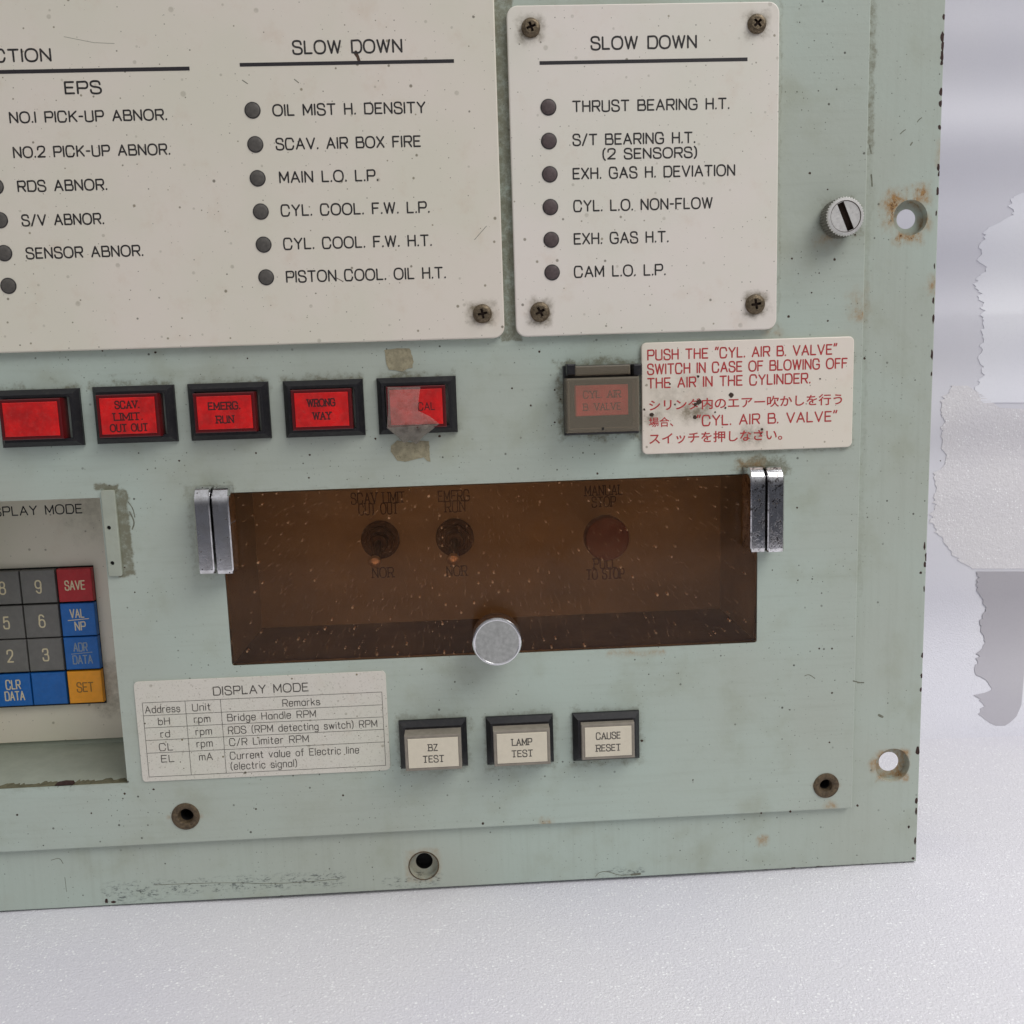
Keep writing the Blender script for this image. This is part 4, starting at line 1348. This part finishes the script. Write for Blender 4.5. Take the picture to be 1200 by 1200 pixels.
def hinge(x0, xm, x1, ytop, ybot, h, mat, label):
    c = P(xm, (ytop + ybot) / 2, 0)
    root = empty('hinge', ROOT, c[0], c[1], 0, label)
    for a, b in ((x0, xm - 1.1), (xm + 1.1, x1)):
        m = MB()
        hinge_leaf(m, a, b, ytop, ybot, h)
        m.build('hinge_leaf', root, [mat], sharp=40)
    m = MB()
    a, b = P(xm - 1.6, ytop, h * .4), P(xm + 1.6, ybot, h * .6)
    m.prism(rect(a[0], b[1] + 0.6, b[0], a[1] - 1.2), 0.05, h - 2.2, 0.1)
    m.build('hinge_gap', root, ['hole'])
    return root


hinge(229, 248.8, 270, 570.5, 673, 7.2, 'chrome', 'chrome window hinge at the corner near the keypad')
hinge(875, 893.8, 914, 547, 647.5, 8.8, 'pitted', 'pitted, tarnished chrome window hinge under the warning plate')
KW = 11.0
c = P(582.5, 752.8, KW)
mb = MB()
kr = 28.2 * pxmm(582, 753, KW)
mb.lathe(*c, [(kr * .62, -0.2), (kr * .62, 4.0), (kr * .98, 4.2), (kr, 4.6), (kr, KW - .5), (kr - .25, KW - .12), (kr - .6, KW), (kr - .75, KW - .05), (kr - .85, KW - .12)], 72, 1)
mb.i[-1] = 0
mb.build('window_knob', ROOT, ['alu', 'alu_rim'], 'round brushed aluminium knob at the foot of the window')


# behind the window
def toggle(cx, cy, tx, ty):
    u, v = P(cx, cy, WD + 3)
    root = empty('toggle_switch', ROOT, u, v, WD)
    m = MB()
    m.lathe(u, v, [(6.6, WD + .02), (6.6, WD + .7), (6.2, WD + .9), (3.0, WD + .9)], 40)
    m.build('washer', root, ['nickel'])
    m = MB()
    m.prism([(u + 5.2 * math.cos(math.radians(60 * k + 12)), v + 5.2 * math.sin(math.radians(60 * k + 12))) for k in range(6)], WD + .9, WD + 3.0, 0.4)
    m.build('nut', root, ['nickel'])
    m = MB()
    m.lathe(u, v, [(3.1, WD + 3.0), (3.1, WD + 8.0), (2.8, WD + 8.3), (2.2, WD + 8.3), (2.2, WD + 7.0)], 32)
    m.build('bushing', root, ['nickel'])
    wt_ = WD + 19
    t = Vector(P(tx, ty, wt_) + (wt_,))
    b = Vector((u, v, WD + 7.0))
    d = t - b
    ln = d.length
    rot = Vector((0, 0, 1)).rotation_difference(d).to_matrix()
    m = MB()
    pr = [(1.2, 0), (1.35, ln * .5), (1.7, ln * .8)]
    m.lathe(b.x, b.y, [(r, b.z + z) for r, z in pr], 24, 0, tilt=(b, rot))
    pr = [(1.7, ln * .8), (2.05, ln * .9), (1.9, ln * .96), (1.2, ln), (0.3, ln * 1.02)]
    m.lathe(b.x, b.y, [(r, b.z + z) for r, z in pr], 24, 1, tilt=(b, rot))
    m.build('lever', root, ['nickel', 'tip'])


toggle(445, 634, 439, 661)
toggle(533, 631.5, 531, 658)
KB = -18.0
c = P(712, 632, KB)
mb = MB()
mb.lathe(*P(709, 628, WD), [(3, WD + .02), (3, KB - 6), (6, KB - 6), (6.6, KB - 5), (6.6, KB - 1), (6.2, KB - .3), (5.4, KB)], 48)
mb = MB()
kr = 26 * pxmm(712, 632, KB)
mb.lathe(*c, [(3, WD + .02), (3, KB - 6), (kr * .9, KB - 5.6), (kr, KB - 5), (kr, KB - 1), (kr * .95, KB - .3), (kr * .85, KB)], 48)
mb.build('pull_knob', ROOT, ['pullknob'], 'dark maroon round pull knob behind the window')
lw = WD + 0.05
tray_ink = [('SCAV LIMIT', 412, 591, 474, 588, 12), ('CUT OUT', 421, 603.5, 466, 601, 12), ('EMERG', 514, 588, 550, 586, 12), ('RUN', 522, 600, 545, 599, 12), ('NOR', 437, 677, 461, 676, 11), ('NOR', 524, 675, 547, 674, 11), ('MANUAL', 686, 581, 729, 579, 11), ('STOP', 694, 594, 721, 593, 11)]
for t, x0, y0, x1, y1, cp in tray_ink:
    letter_line(ROOT, t, x0, y0, x1, y1, cp, 0.19, lw, 'ink', True)
for t, x0, y0, x1, y1 in (('PULL', 696, 666, 722, 665), ('TO STOP', 688, 679, 731, 677)):
    letter_line(ROOT, t, x0, y0, x1, y1, 11, 0.24, lw, 'dark_red_ink', True)

# keypad in its recess
mb = MB()
kpv0 = mean([(0, 871.7), (145, 864)], 1, KD)
mb.prism(rect(uL + 12.2, kpv0, ku1 - 0.1, kv1 + 1.8 if kv1 + 1.8 < kv1 else kv1 - 0.1), KD - 0.9, KD, 0.2)
pad = mb.build('keypad', ROOT, ['keyplate'])
letter_line(pad, 'DISPLAY MODE', -21, 605, 96, 601.2, 10, 0.2, KD + .03, 'ink')
kw = KD + 2.6


def kz(x, y):
    return (x / 3.244, y / 3.243 + 560)


su1 = mean([kz(352, 340), kz(406, 855)], 0, KD + .4)
sv1, sv0 = mean([kz(0, 345), kz(352, 335)], 1, KD + .4), mean([kz(0, 872), kz(405, 857)], 1, KD + .4)
su0 = uL + 60
mb = MB()
mb.prism(rect(P(-22, 750, KD)[0], sv0, su1, sv1), KD + 0.01, KD + 0.5, 0.1)
mb.build('key_surround', pad, ['hole'])
cols = (mean([kz(9, 417), kz(20, 548), kz(36, 675), kz(57, 806)], 0, kw), mean([kz(142, 413), kz(158, 543), kz(174, 671), kz(191, 801)], 0, kw), mean([kz(281, 409), kz(298, 541), kz(311, 668), kz(327, 795)], 0, kw))
rows = [mean([kz(*a), kz(*b)], 1, kw) for a, b in (((142, 413), (281, 409)), ((158, 543), (298, 541)), ((174, 671), (311, 668)), ((191, 801), (327, 795)))]
kp = (cols[2] - cols[0]) / 2
kh = (rows[0] - rows[3]) / 3
grid = [[('8', 'grey_key'), ('9', 'grey_key'), ('SAVE', 'red_key')], [('5', 'grey_key'), ('6', 'grey_key'), ('VAL/NP', 'blue_key')], [('2', 'grey_key'), ('3', 'grey_key'), ('ADR/DATA', 'blue_key')], [('CLR_DATA', 'blue_key'), ('', 'blue_key'), ('SET', 'orange_key')]]
for r_ in range(4):
    for c_ in range(3):
        t, mt = grid[r_][c_]
        u, v = cols[c_], rows[r_]
        hw, hh = kp / 2 - 0.28, kh / 2 - 0.28
        mb = MB()
        mb.prism(rect(u - hw, v - hh, u + hw, v + hh), KD + .5, kw, 0.3)
        ink = 'key_ink'
        z = kw + .03
        if t in '0123456789' and t:
            text_into(mb, t, u - 0.85, u + 0.85, v - 1.9, 3.8, 0.24, z, 1)
        elif t == 'SAVE':
            text_into(mb, t, u - 3.1, u + 3.1, v - 1.4, 2.8, 0.2, z, 1)
            ink = 'key_worn' if False else 'key_ink'
        elif t == 'SET':
            text_into(mb, t, u - 2.6, u + 2.6, v - 1.5, 3.0, 0.2, z, 1)
            ink = 'key_faint'
        elif '/' in t:
            a, b = t.split('/')
            wa = 2.5 if a != 'ADR' else 2.5
            text_into(mb, a, u - 2.4, u + 1.9, v + 0.8, 2.7, 0.19, z, 1)
            text_into(mb, b, u - (1.2 if b == 'NP' else 3.0), u + (2.0 if b == 'NP' else 3.2), v - 3.5, 2.7, 0.19, z, 1)
            ribbon(mb, [(u - 3.3, v - 0.15), (u + 3.4, v + 0.25)], False, 0.13, z, 1)
            ink = 'key_ink' if a == 'VAL' else 'key_worn'
        elif t:
            a, b = t.split('_')
            text_into(mb, a, u - 2.3, u + 2.2, v + 0.5, 2.9, 0.2, z, 1)
            text_into(mb, b, u - 3.0, u + 3.2, v - 3.4, 2.9, 0.2, z, 1)
        mb.build('key', pad, [mt, ink], ('key engraved ' + t.replace('/', ' over ').replace('_', ' ')) if t else 'blank blue key')

# bare hinge strip left beside the keypad opening
HW = 0.8
su0, su1_ = mean([(116.5, 580), (128.5, 674)], 0, HW), mean([(133, 580), (144, 672)], 0, HW)
sv0_, sv1_ = P(134, 675.5, HW)[1], P(124, 574.5, HW)[1]
m1_, m2_ = P(127.5, 618.5, HW), P(131.5, 660, HW)
mb = MB()
mb.prism(rrect(su0, sv0_, su1_, sv1_, 0.6, 4), -0.6, HW, 0.2, holes=[circ(*m1_, .62, 16), circ(*m2_, .62, 16)])
for c in (m1_, m2_):
    mb.poly([circ(*c, .8, 16)], HW - 0.55, 1)
mb.build('hinge_strip', ROOT, ['inner_paint', 'hole'], 'painted metal strip with two empty screw holes beside the keypad')

# knurled thumbscrew
TH = 6.5
u, v = P(991.3, 253.4, TH)
mb = MB()
fr = 23.6 * pxmm(991, 253, TH)
mb.lathe(u, v, [(fr * .8, 0.02), (fr * .8, 1.0)], 48)
gear = []
for k in range(168):
    a = 2 * math.pi * k / 168
    rr = fr * (1.0 if k % 4 in (0, 1) else 0.955)
    gear.append((u + rr * math.cos(a), v + rr * math.sin(a)))
mb.ring(gear, 0.9, gear, TH - .6, 2)
c1_, c2_, c3_ = circ(u, v, fr * .93, 168), circ(u, v, fr * .80, 168), circ(u, v, fr * .765, 168)
mb.ring(gear, TH - .6, c1_, TH - .05, 0)
mb.ring(c1_, TH - .05, c2_, TH, 0, True)
mb.ring(c2_, TH, c3_, TH - .25, 1)
an = math.atan2(-(780 - 365), (660 - 495)) + 0.02
hl, hw = fr * .74, 0.98
sl = [(u + x * math.cos(an) - y * math.sin(an), v + x * math.sin(an) + y * math.cos(an)) for x, y in ((-hl, -hw), (hl, -hw), (hl, hw), (-hl, hw))]
mb.poly([c3_, list(sl)], TH - .22, 0)
mb.ring(list(reversed(sl)), TH - 2, list(reversed(sl)), TH - .22, 1)
mb.poly([sl], TH - 2, 1)
mb.build('thumbscrew', ROOT, ['knurl', 'slot', 'knurl_side'])
